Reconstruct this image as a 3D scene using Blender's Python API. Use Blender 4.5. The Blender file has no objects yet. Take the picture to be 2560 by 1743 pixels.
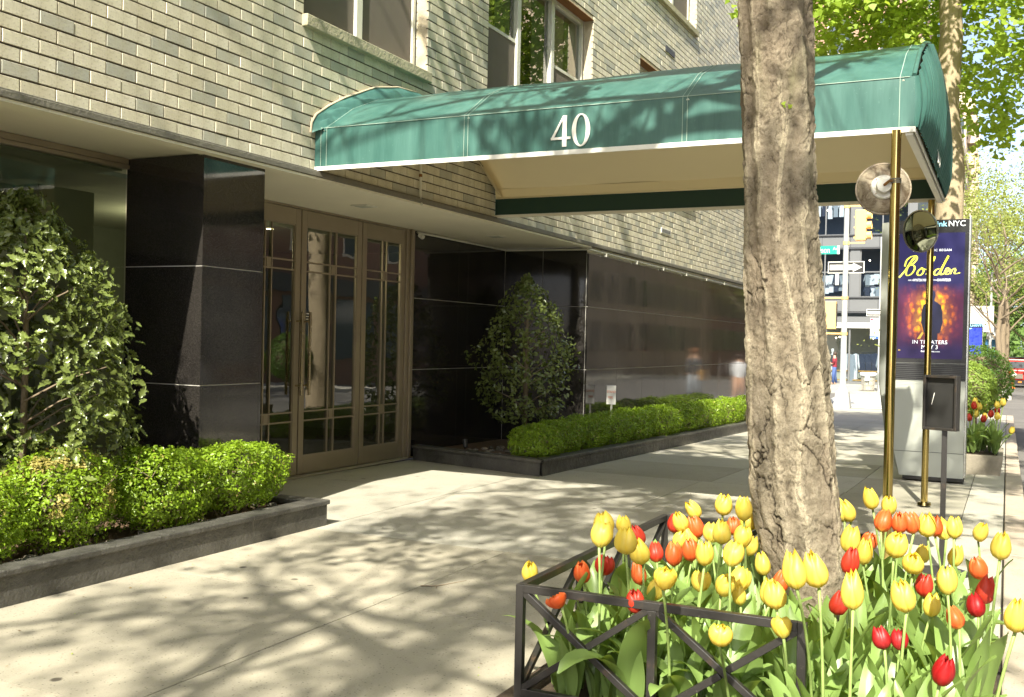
import bpy, math, random
import numpy as np
from mathutils import Vector, Matrix, noise as mn
PI = math.pi
rad = math.radians
# ---------------------------------------------------------------- camera, sky, sun, exposure
scene = bpy.context.scene
COL = scene.collection
YAW, PITCH, ROLL, FPX, CAMZ = rad(25.9515), rad(-0.41639), rad(1.25257), 2546.45, 1.5
_f = Vector((math.cos(PITCH)*math.cos(YAW), math.cos(PITCH)*math.sin(YAW), math.sin(PITCH)))
_r = _f.cross(Vector((0, 0, 1))).normalized(); _u = _r.cross(_f)
_r2 = _r*math.cos(ROLL) + _u*math.sin(ROLL); _u2 = -_r*math.sin(ROLL) + _u*math.cos(ROLL)
cam = bpy.data.cameras.new('camera'); cam.sensor_width = 36; cam.lens = FPX/2560*36
cam.clip_start = .05; cam.clip_end = 2000
camo = bpy.data.objects.new('camera', cam); COL.objects.link(camo)
camo.matrix_world = Matrix(((_r2.x, _u2.x, -_f.x, 0), (_r2.y, _u2.y, -_f.y, 0), (_r2.z, _u2.z, -_f.z, CAMZ), (0, 0, 0, 1)))
scene.camera = camo
SUN = Vector((1.03, .20, -1)).normalized()          # direction the light travels
world = bpy.data.worlds.new('World'); scene.world = world; world.use_nodes = True
wn = world.node_tree.nodes; wl = world.node_tree.links
sky = wn.new('ShaderNodeTexSky'); sky.sky_type = 'NISHITA'; sky.sun_disc = False
sky.sun_elevation = math.asin(-SUN.z); sky.sun_rotation = math.atan2(-SUN.x, -SUN.y)
sky.air_density = .5; sky.dust_density = 1.5; sky.ozone_density = .8
hs = wn.new('ShaderNodeHueSaturation'); hs.inputs['Saturation'].default_value = .8
wl.new(sky.outputs[0], hs.inputs['Color'])
bg = wn['Background']; wl.new(hs.outputs[0], bg.inputs['Color']); bg.inputs['Strength'].default_value = .13
sl = bpy.data.lights.new('sun', 'SUN'); sl.energy = 3.7; sl.angle = rad(.5); sl.color = (1.0, .94, .80)
so = bpy.data.objects.new('sun', sl); COL.objects.link(so); so.rotation_euler = SUN.to_track_quat('-Z', 'Y').to_euler()
vs = scene.view_settings; vs.view_transform = 'Standard'; vs.look = 'None'; vs.gamma = 1; vs.exposure = 1.74
scene.render.engine = 'CYCLES'
cy = scene.cycles; cy.max_bounces = 10; cy.diffuse_bounces = 6; cy.glossy_bounces = 4; cy.transparent_max_bounces = 16
cy.transmission_bounces = 4; cy.use_denoising = True; cy.caustics_reflective = False; cy.caustics_refractive = False
cy.sample_clamp_indirect = 6

def gz(x):                                            # ground level along the street
    P = [(-1e4, 0), (10, 0), (35, -.45), (50, -.5), (60, -.5), (110, -1.8), (400, -4)]
    for (a, za), (b, zb) in zip(P, P[1:]):
        if x <= b: return za + (zb-za)*(x-a)/(b-a)
    return -4
def project(p):
    d = Vector(p) - Vector((0, 0, CAMZ)); z = d.dot(_f)
    if z < .05: return None
    return 1280 + FPX*d.dot(_r2)/z, 871.5 - FPX*d.dot(_u2)/z, z

# ---------------------------------------------------------------- materials
MATS = {}
class N:
    """small node-graph helper"""
    def __init__(s, name):
        s.m = bpy.data.materials.new(name); s.m.use_nodes = True; s.t = s.m.node_tree; s.n = s.t.nodes
        s.p = s.n['Principled BSDF']; s.out = s.n['Material Output']; MATS[name] = s.m
        s._co = None
    def link(s, a, b): s.t.links.new(a, b)
    def co(s, scale=(1, 1, 1)):
        if s._co is None: s._co = s.n.new('ShaderNodeTexCoord').outputs['Object']
        mp = s.n.new('ShaderNodeMapping'); mp.inputs['Scale'].default_value = scale; s.link(s._co, mp.inputs[0])
        return mp.outputs[0]
    def noise(s, sc, det=4, rough=.55, vec=None, stretch=(1, 1, 1), dist=0):
        t = s.n.new('ShaderNodeTexNoise'); t.inputs['Scale'].default_value = sc; t.inputs['Detail'].default_value = det
        t.inputs['Roughness'].default_value = rough; t.inputs['Distortion'].default_value = dist
        s.link(vec or s.co(stretch), t.inputs['Vector']); return t.outputs['Fac']
    def voro(s, sc, feat='F1', stretch=(1, 1, 1), out='Distance', rnd=1):
        t = s.n.new('ShaderNodeTexVoronoi'); t.feature = feat; t.inputs['Scale'].default_value = sc
        t.inputs['Randomness'].default_value = rnd
        s.link(s.co(stretch), t.inputs['Vector']); return t.outputs[out]
    def ramp(s, fac, stops):
        t = s.n.new('ShaderNodeValToRGB'); e = t.color_ramp.elements
        while len(e) > 1: e.remove(e[-1])
        for i, (pos, c) in enumerate(stops):
            el = e[0] if i == 0 else e.new(pos)
            el.position = pos; el.color = (*((c, c, c) if isinstance(c, (int, float)) else c), 1)
        s.link(fac, t.inputs[0]); return t.outputs[0]
    def mix(s, fac, a, b, mode='MIX'):
        t = s.n.new('ShaderNodeMix'); t.data_type = 'RGBA'; t.blend_type = mode
        for sock, v in ((t.inputs[0], fac), (t.inputs[6], a), (t.inputs[7], b)):
            if isinstance(v, bpy.types.NodeSocket): s.link(v, sock)
            elif isinstance(v, (int, float)): sock.default_value = v if sock is t.inputs[0] else (v, v, v, 1)
            else: sock.default_value = (*v, 1)
        return t.outputs[2]
    def math(s, op, a, b=0.0):
        t = s.n.new('ShaderNodeMath'); t.operation = op
        for i, v in enumerate((a, b)):
            if isinstance(v, bpy.types.NodeSocket): s.link(v, t.inputs[i])
            else: t.inputs[i].default_value = v
        return t.outputs[0]
    def attr(s, name):
        t = s.n.new('ShaderNodeAttribute'); t.attribute_name = name; return t.outputs['Fac']
    def objrnd(s): return s.n.new('ShaderNodeObjectInfo').outputs['Random']
    def bump(s, h, strength=.3, dist=.01):
        t = s.n.new('ShaderNodeBump'); t.inputs['Strength'].default_value = strength; t.inputs['Distance'].default_value = dist
        s.link(h, t.inputs['Height']); s.link(t.outputs[0], s.p.inputs['Normal'])
    def set(s, **k):
        for a, v in k.items():
            key = {'color': 'Base Color', 'rough': 'Roughness', 'metal': 'Metallic', 'spec': 'Specular IOR Level', 'coat': 'Coat Weight'}.get(a, a)
            i = s.p.inputs[key]
            if isinstance(v, bpy.types.NodeSocket): s.link(v, i)
            elif isinstance(v, tuple): i.default_value = (*v, 1)
            else: i.default_value = v
        return s
def simple(name, c, rough=.6, metal=0, var=.12, sc=6, bump=0, bsc=60, spec=.5):
    n = N(name)
    col = n.mix(n.noise(sc, 5), tuple(x*(1-var) for x in c), tuple(min(1, x*(1+var)) for x in c))
    n.set(color=col, rough=n.math('ADD', n.math('MULTIPLY', n.noise(sc*3, 3), .16), rough-.08), metal=metal, spec=spec)
    if bump: n.bump(n.noise(bsc, 4), bump, .01)
    return n.m
def leafmat(name, c, ct, rough=.45, var=.35, spec=.5, tw=.35, vsc=9):
    n = N(name)
    f = n.noise(vsc, 3); rnd = n.objrnd()
    col = n.mix(n.ramp(f, [(.3, 0), (.7, 1)]), tuple(x*(1-var) for x in c), tuple(min(1, x*(1+var)) for x in c))
    col = n.mix(n.math('MULTIPLY', rnd, .25), col, tuple(x*.7 for x in c))
    n.set(color=col, rough=rough, spec=spec)
    tr = n.n.new('ShaderNodeBsdfTranslucent'); tr.inputs[0].default_value = (*ct, 1)
    ms = n.n.new('ShaderNodeMixShader'); ms.inputs[0].default_value = tw
    n.link(n.p.outputs[0], ms.inputs[1]); n.link(tr.outputs[0], ms.inputs[2]); n.link(ms.outputs[0], n.out.inputs[0])
    return n.m
def glass(name, tint=(.6, .66, .6), ior=1.5, boost=1.0, rough=0.0):
    n = N(name)
    fr = n.n.new('ShaderNodeFresnel'); fr.inputs[0].default_value = ior
    fac = n.math('MINIMUM', n.math('MULTIPLY', fr.outputs[0], boost), 1.0)
    tr = n.n.new('ShaderNodeBsdfTransparent'); tr.inputs[0].default_value = (*tint, 1)
    gl = n.n.new('ShaderNodeBsdfGlossy'); gl.inputs['Roughness'].default_value = rough; gl.inputs[0].default_value = (1, 1, 1, 1)
    b = n.n.new('ShaderNodeBump'); b.inputs['Strength'].default_value = .035; b.inputs['Distance'].default_value = .05
    n.link(n.noise(1.6, 2), b.inputs['Height']); n.link(b.outputs[0], gl.inputs['Normal'])
    ms = n.n.new('ShaderNodeMixShader'); n.link(fac, ms.inputs[0]); n.link(tr.outputs[0], ms.inputs[1]); n.link(gl.outputs[0], ms.inputs[2])
    n.link(ms.outputs[0], n.out.inputs[0]); return n.m
def emis(name, c, st=1.0):
    n = N(name); n.set(color=c, rough=.4); n.p.inputs['Emission Color'].default_value = (*c, 1); n.p.inputs['Emission Strength'].default_value = st
    return n.m

def m_brick():
    n = N('glazed_brick'); t = n.attr('tone')
    c = n.ramp(t, [(0, (.70, .655, .50)), (.3, (.76, .72, .58)), (.55, (.64, .59, .45)), (.72, (.69, .66, .53)), (.74, (.42, .425, .36)), (.88, (.52, .51, .43)), (1, (.37, .385, .34))])
    c.node.color_ramp.interpolation = 'LINEAR'
    streak = n.noise(3.5, 5, .6, stretch=(3, 3, .6)); c2 = n.mix(n.ramp(streak, [(.35, .0), (.75, .55)]), c, (.40, .35, .23))
    spk = n.noise(55, 3, .6); c3 = n.mix(n.ramp(spk, [(.36, .35), (.46, 0)]), c2, (.24, .21, .14))
    n.set(color=c3, rough=n.math('ADD', n.math('MULTIPLY', n.noise(20, 3), .25), .32), spec=.45)
    n.bump(n.noise(40, 4), .25, .004)
m_brick()
MORTAR = simple('mortar', (.50, .43, .31), .9, bump=.4, bsc=90, var=.3, sc=12)
MORTAR_SHADE = simple('mortar_bed_shade', (.075, .055, .035), .95, bump=.4, bsc=90, var=.35, sc=12)  # dark colour stands for the shadow in the raked bed joints
def m_concrete(name, a, b, spots=.5):
    n = N(name)
    big = n.noise(.7, 6, .6); c = n.mix(n.ramp(big, [(.3, 0), (.7, 1)]), a, b)
    c = n.mix(n.math('MULTIPLY', n.objrnd(), .35), c, tuple(x*.8 for x in a))
    fine = n.noise(90, 3, .7); c = n.mix(n.ramp(fine, [(.3, .35), (.5, 0), (.72, .22)]), c, tuple(x*.45 for x in a))
    sp = n.voro(36); c = n.mix(n.ramp(sp, [(.11, .55), (.2, 0)]), c, (.07, .065, .05))
    gum = n.voro(2.7, rnd=1); gn = n.math('ADD', gum, n.math('MULTIPLY', n.noise(30, 3), .05))
    gate = n.ramp(n.noise(1.1, 2), [(.40, 0), (.50, 1)])
    c = n.mix(n.math('MULTIPLY', n.ramp(gn, [(.075, spots), (.11, 0)]), gate), c, (.07, .06, .045))
    st = n.noise(2.2, 6, .7, dist=.6); c = n.mix(n.ramp(st, [(.56, 0), (.76, .42)]), c, tuple(x*.5 for x in a))
    n.set(color=c, rough=.85, spec=.3); n.bump(n.math('ADD', fine, n.noise(14, 3)), .35, .004); return n.m
CONC = m_concrete('warm_concrete', (.36, .33, .255), (.43, .395, .305), .95)
CONC2 = m_concrete('pale_concrete', (.39, .37, .305), (.48, .46, .385), .6)
CONC3 = m_concrete('grey_concrete', (.30, .285, .225), (.40, .375, .30), .5)
KERB = m_concrete('kerb_granite', (.42, .35, .27), (.50, .44, .35), .2)
def m_granite():
    n = N('black_granite')
    c = n.mix(n.ramp(n.noise(180, 2, .8), [(.45, 0), (.7, 1)]), (.012, .011, .010), (.045, .04, .036))
    c = n.mix(n.ramp(n.noise(1.7, 5, .6, stretch=(1, 1, .5)), [(.4, 0), (.8, .5)]), c, (.05, .045, .038))
    n.set(color=c, rough=n.ramp(n.noise(2.5, 5, .6, stretch=(1, 1, .4)), [(.3, .035), (.75, .11)]), spec=.75); n.bump(n.noise(1.3, 2), .02, .05); return n.m
GRAN = m_granite()
GROUT = simple('pale_grout', (.62, .60, .54), .8)
def m_paint_black(name='black_painted_masonry'):
    n = N(name)
    c = n.mix(n.ramp(n.noise(5, 6, .65), [(.35, 0), (.7, 1)]), (.055, .053, .046), (.115, .11, .095))
    cr = n.voro(2.2, 'DISTANCE_TO_EDGE', stretch=(1, 1, 1.8)); wob = n.math('ADD', cr, n.math('MULTIPLY', n.noise(9, 4), .05))
    gate = n.ramp(n.noise(1.6, 2), [(.52, 0), (.60, .6)])
    c = n.mix(n.math('MULTIPLY', n.ramp(wob, [(.024, 1), (.032, 0)]), gate), c, (.22, .21, .18))
    c = n.mix(n.ramp(n.noise(35, 3, .7), [(.68, 0), (.76, .5)]), c, (.20, .19, .17))
    n.set(color=c, rough=.42, spec=.45); n.bump(n.math('ADD', n.noise(11, 6, .65), n.math('MULTIPLY', n.noise(60, 3), .2)), .8, .03); return n.m
PLANTER = m_paint_black()
STUCCO = simple('cream_stucco', (.80, .76, .61), .85, var=.08, sc=2, bump=.12, bsc=120)
STEEL = simple('grey_lintel_steel', (.16, .15, .12), .6, var=.35, sc=8, bump=.5, bsc=30)
BRONZE = simple('bronze_door_metal', (.34, .285, .205), .36, metal=.45, var=.14, sc=3)
PULL = simple('satin_bronze', (.50, .42, .27), .25, metal=.9, var=.06)
ALU = simple('cream_window_paint', (.66, .65, .56), .45, var=.08, sc=5)
STONE = simple('weathered_stone_sill', (.40, .37, .25), .85, var=.35, sc=7, bump=.8, bsc=35)
GLASS = glass('door_glass', (.50, .55, .45), 1.5, 2.6)
LGLASS = glass('lobby_window_glass', (.66, .74, .62), 1.5, .9)
WGLASS = glass('window_glass', (.62, .70, .58), 1.5, 1.9)
SGLASS = glass('shop_glass', (.62, .68, .72), 1.5, .7)
SCREEN = simple('insect_screen', (.15, .13, .105), .8, var=.15, sc=3)
CURT = simple('grey_blind', (.50, .52, .43), .8, var=.1)
DARK = simple('dark_interior', (.035, .036, .028), .8)
LOBBY = simple('lobby_wall', (.16, .18, .13), .6)
LOBCEIL = simple('lobby_ceiling', (.42, .44, .34), .8)
def m_awning():
    n = N('green_canvas')
    st = n.noise(3, 5, .7, stretch=(2, 2, .25)); c = n.mix(n.ramp(st, [(.35, 0), (.75, 1)]), (.034, .104, .088), (.074, .176, .150))
    c = n.mix(n.ramp(n.noise(40, 2), [(.68, 0), (.74, .4)]), c, (.10, .20, .17))
    n.set(color=c, rough=.38, spec=.45); n.bump(n.math('ADD', n.noise(2.2, 3, stretch=(1, 1, .5)), n.math('MULTIPLY', n.noise(300, 2), .03)), .35, .03); return n.m
GREEN = m_awning()
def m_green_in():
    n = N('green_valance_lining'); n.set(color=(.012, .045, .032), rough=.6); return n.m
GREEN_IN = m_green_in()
LINING = simple('cream_awning_lining', (.84, .74, .50), .8, var=.05, sc=1.5, bump=.1, bsc=3)
WHITE = simple('white_vinyl', (.78, .77, .71), .5, var=.04)
STITCH = simple('pale_stitching', (.35, .45, .38), .7)
def m_brass():
    n = N('polished_brass'); c = n.mix(n.noise(8, 4), (.52, .40, .13), (.66, .52, .20))
    n.set(color=c, metal=1.0, rough=n.ramp(n.noise(12, 4, stretch=(1, 1, .2)), [(.3, .07), (.75, .2)])); return n.m
BRASS = m_brass()
BLACKM = N('worn_black_iron'); _c = BLACKM.mix(BLACKM.ramp(BLACKM.noise(45, 4, .7), [(.66, 0), (.74, .5)]), (.024, .022, .020), (.22, .20, .17))
_c = BLACKM.mix(BLACKM.ramp(BLACKM.noise(6, 5, .7), [(.58, 0), (.72, .6)]), _c, (.11, .065, .035))
BLACKM.set(color=_c, rough=.36, spec=.6); BLACKM.bump(BLACKM.noise(50, 4), .4, .003); BLACKM = BLACKM.m
BLACKP = simple('black_sign_paint', (.022, .022, .021), .42, var=.3, sc=9)
def m_tin():
    n = N('dusty_tin'); c = n.mix(n.ramp(n.noise(13, 6, .75, dist=.8), [(.40, 0), (.60, 1)]), (.12, .085, .05), (.34, .29, .21))
    n.set(color=c, rough=.6, metal=.25); n.bump(n.noise(10, 4), .2, .01); return n.m
TIN = m_tin()
TINW = simple('white_enamel', (.62, .60, .54), .5, var=.2, sc=20)
RUST = simple('rust', (.22, .10, .03), .9, var=.4, sc=40)
MIRROR = N('mirror_face').set(color=(.55, .6, .5), metal=1.0, rough=.02).m
KMET = simple('kiosk_grey_metal', (.44, .46, .41), .42, metal=.25, var=.05, sc=2)
KBLK = simple('kiosk_black', (.018, .018, .018), .25)
KTRIM = simple('kiosk_steel', (.55, .56, .54), .25, metal=.8)
def m_poster():
    n = N('poster_screen')
    tc = n.n.new('ShaderNodeTexCoord'); sp = n.n.new('ShaderNodeSeparateXYZ'); n.link(tc.outputs['Object'], sp.inputs[0])
    # glow centred behind the figure; object origin sits at that centre
    x2 = n.math('MULTIPLY', sp.outputs['Y'], 2.6); z2 = n.math('MULTIPLY', sp.outputs['Z'], 1.75)
    d = n.math('SQRT', n.math('ADD', n.math('MULTIPLY', x2, x2), n.math('MULTIPLY', z2, z2)))
    nz = n.math('MULTIPLY', n.math('SUBTRACT', n.noise(9, 4, .7), .5), .5)
    dd = n.math('ADD', d, nz)
    c = n.ramp(dd, [(.0, (1.0, .72, .05)), (.32, (.85, .38, .02)), (.55, (.42, .10, .012)), (.78, (.12, .02, .03)), (1.0, (.016, .012, .045))])
    cr = n.math('ADD', n.voro(19, 'F1', stretch=(1, 1, .6), out='Distance'), n.math('MULTIPLY', n.math('SUBTRACT', n.noise(30, 4, .8), .5), .9))
    c = n.mix(n.ramp(cr, [(.15, 0), (.55, .8)]), c, (.035, .012, .03))
    c = n.mix(n.ramp(n.noise(16, 4, .8), [(.5, 0), (.75, .7)]), c, (.10, .02, .02))
    side = n.ramp(n.math('ADD', n.math('ABSOLUTE', sp.outputs['Y']), 0), [(.22, 0), (.36, .85)])
    c = n.mix(side, c, (.05, .012, .03))
    top = n.ramp(n.math('ADD', sp.outputs['Z'], n.math('MULTIPLY', nz, .3)), [(.20, 0), (.36, 1)])
    c = n.mix(top, c, (.012, .011, .042))
    bot = n.ramp(n.math('MULTIPLY', sp.outputs['Z'], -1), [(.20, 0), (.42, 1)])
    c = n.mix(bot, c, (.012, .008, .03))
    n.set(color=c, rough=.25); n.link(c, n.p.inputs['Emission Color']); n.p.inputs['Emission Strength'].default_value = .7; n.p.inputs['Specular IOR Level'].default_value = .2; return n.m
POSTER = m_poster()
NAVY = N('poster_figure').set(color=(.012, .014, .06), rough=.3).m
P_WHITE = emis('poster_white', (.75, .78, .8), .45); P_YEL = emis('poster_yellow', (.80, .78, .08), .5); P_BLUE = emis('poster_cyan', (.35, .72, .9), .5)
P_GOLD = emis('poster_gold', (.55, .36, .05), .4)
SCREENB = emis('blue_screen', (.015, .03, .35), .6)
def m_bark():
    n = N('furrowed_bark')
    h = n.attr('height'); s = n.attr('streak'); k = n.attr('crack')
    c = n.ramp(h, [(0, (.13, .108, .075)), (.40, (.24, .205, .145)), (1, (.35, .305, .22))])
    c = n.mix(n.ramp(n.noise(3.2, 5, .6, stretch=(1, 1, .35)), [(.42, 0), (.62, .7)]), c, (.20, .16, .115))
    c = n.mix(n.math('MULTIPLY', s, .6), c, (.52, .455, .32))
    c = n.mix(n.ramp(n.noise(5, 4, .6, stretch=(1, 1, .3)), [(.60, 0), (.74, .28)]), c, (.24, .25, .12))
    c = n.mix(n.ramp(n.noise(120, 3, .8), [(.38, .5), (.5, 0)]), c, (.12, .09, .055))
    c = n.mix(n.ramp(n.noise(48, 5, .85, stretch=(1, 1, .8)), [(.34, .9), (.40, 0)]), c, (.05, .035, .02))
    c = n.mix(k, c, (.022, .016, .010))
    n.set(color=c, rough=.9, spec=.2)
    n.bump(n.math('ADD', n.noise(90, 5, .8, stretch=(1, 1, .7)), n.math('MULTIPLY', n.noise(34, 4, .75, stretch=(1, 1, .5)), 1.2)), .8, .010); return n.m
BARK = m_bark()
TWIG = simple('grey_brown_bark', (.20, .155, .10), .9, var=.3, sc=5, bump=.7, bsc=25)
GINK = leafmat('ginkgo_leaf', (.30, .44, .05), (.55, .70, .06), .5, tw=.5, var=.25, vsc=1.6)
HOLLY = leafmat('holly_leaf', (.145, .185, .045), (.22, .27, .03), .27, tw=.12, var=.35, spec=.6, vsc=5)
HOLLYD = leafmat('dry_leaf', (.30, .20, .05), (.3, .2, .05), .5)
BOX = leafmat('boxwood_leaf', (.22, .34, .022), (.38, .52, .02), .36, tw=.3, var=.3, vsc=6)
BOXY = leafmat('yellowed_boxwood_leaf', (.42, .36, .10), (.45, .4, .1), .5, tw=.3, vsc=8)
TLEAF = leafmat('tulip_leaf', (.21, .32, .085), (.40, .52, .06), .36, tw=.28, var=.16, vsc=3)
TSTEM = leafmat('tulip_stem', (.30, .42, .12), (.3, .4, .05), .5, tw=.15)
FARLEAF = leafmat('pale_spring_leaf', (.28, .33, .07), (.40, .46, .08), .6, tw=.4, vsc=.6)
FARG = leafmat('far_green_leaf', (.11, .19, .035), (.2, .32, .04), .6, tw=.3, vsc=.4)
def m_petal(name, base, tip, trc, foot):
    n = N(name)
    v = n.attr('along'); u = n.attr('across')
    c = n.ramp(v, [(0, foot), (.16, base), (.85, base), (1, tip)])
    c = n.mix(n.math('MULTIPLY', n.ramp(u, [(.55, 0), (1, 1)]), .7), c, tip)
    c = n.mix(n.math('MULTIPLY', n.objrnd(), .45), c, tuple(min(1, x*.80+.0) for x in base))
    c = n.mix(n.ramp(n.noise(14, 4, .7, stretch=(1, 1, .4)), [(.45, 0), (.7, .5)]), c, tuple(min(1, x*1.12+.06) for x in base))
    c = n.mix(n.ramp(n.noise(60, 3, .6, stretch=(1, 1, .15)), [(.4, 0), (.7, .25)]), c, tuple(x*.72 for x in base))
    n.set(color=c, rough=.42, spec=.4)
    tr = n.n.new('ShaderNodeBsdfTranslucent'); tr.inputs[0].default_value = (*trc, 1)
    ms = n.n.new('ShaderNodeMixShader'); ms.inputs[0].default_value = .32
    n.link(n.p.outputs[0], ms.inputs[1]); n.link(tr.outputs[0], ms.inputs[2]); n.link(ms.outputs[0], n.out.inputs[0]); return n.m
PETAL = {'y': m_petal('yellow_petal', (.86, .69, .11), (.82, .60, .02), (.9, .72, .06), (.60, .62, .16)),
         'r': m_petal('red_petal', (.66, .055, .025), (.50, .02, .015), (.8, .05, .02), (.6, .3, .05)),
         'o': m_petal('orange_red_petal', (.80, .14, .03), (.85, .30, .08), (.9, .15, .02), (.75, .5, .08)),
         'd': m_petal('dark_red_petal', (.42, .012, .014), (.32, .008, .01), (.6, .01, .01), (.3, .05, .02))}
PETAL['Y'] = PETAL['y']; PETAL['O'] = PETAL['o']
SOIL = simple('dark_soil', (.06, .042, .025), .95, var=.5, sc=25, bump=1, bsc=50)
MULCH = simple('dry_leaf_mulch', (.13, .08, .045), .95, var=.6, sc=30, bump=1, bsc=45)
ASPH = m_concrete('asphalt', (.13, .125, .115), (.19, .18, .165), .2)
ROADW = simple('worn_road_paint', (.66, .66, .62), .8, var=.15, sc=3)
YELL = simple('signal_yellow', (.86, .56, .20), .5, var=.06)
POLEW = simple('silver_pole_paint', (.42, .43, .41), .5, var=.12, sc=4)
SGREEN = simple('sign_green', (.01, .33, .24), .5, var=.03)
SBLACK = simple('sign_black', (.03, .03, .03), .5)
SBLUE = simple('sign_blue', (.03, .10, .55), .5)
FGREY = simple('grey_metal_cladding', (.13, .135, .135), .5, var=.05, sc=.5)
FDARK = simple('dark_frame', (.05, .052, .055), .5)
SHOPIN = simple('shop_interior', (.13, .165, .21), .7, var=.2)
SHOPWALL = simple('shop_back_wall', (.52, .50, .38), .8)
TWOOD = simple('honey_wood', (.60, .34, .10), .5)
REDB = simple('red_brick_far', (.36, .22, .15), .9, var=.2, sc=3)
TANB = simple('tan_brick_far', (.58, .47, .34), .9, var=.15, sc=1)
CREAMB = simple('cream_stone_far', (.66, .58, .44), .9, var=.12, sc=1)
DKGLASS = simple('far_window_glass', (.06, .08, .09), .08, var=.2, spec=.8)
CLW = simple('white_cloth', (.72, .73, .74), .8); CLG = simple('grey_cloth', (.30, .33, .36), .8); CLN = simple('navy_cloth', (.035, .045, .075), .75)
CLB = simple('burgundy_cloth', (.22, .02, .035), .8); JEAN = simple('denim_cloth', (.05, .09, .24), .8); SKIN = simple('skin', (.55, .33, .22), .5); HAIR = simple('dark_hair', (.05, .03, .02), .6)
CLR = simple('crimson_cloth', (.5, .02, .06), .8)
TRED = simple('truck_red', (.50, .035, .025), .3, var=.08); RUBBER = simple('rubber', (.02, .02, .02), .8); CHROME = simple('chrome', (.6, .6, .6), .15, metal=1)
SILVER = simple('silver_car_paint', (.50, .53, .56), .2, metal=.5); ORANGE = simple('cone_orange', (.9, .22, .03), .5)
BLUEF = simple('scaffold_blue', (.06, .22, .42), .6); MESHG = simple('galvanised_mesh', (.36, .33, .28), .5, metal=.4, var=.3, sc=12)
LAMPON = emis('lit_lamp', (1, .85, .6), 6)
PLAST = simple('translucent_plastic', (.62, .68, .72), .3)

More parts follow.
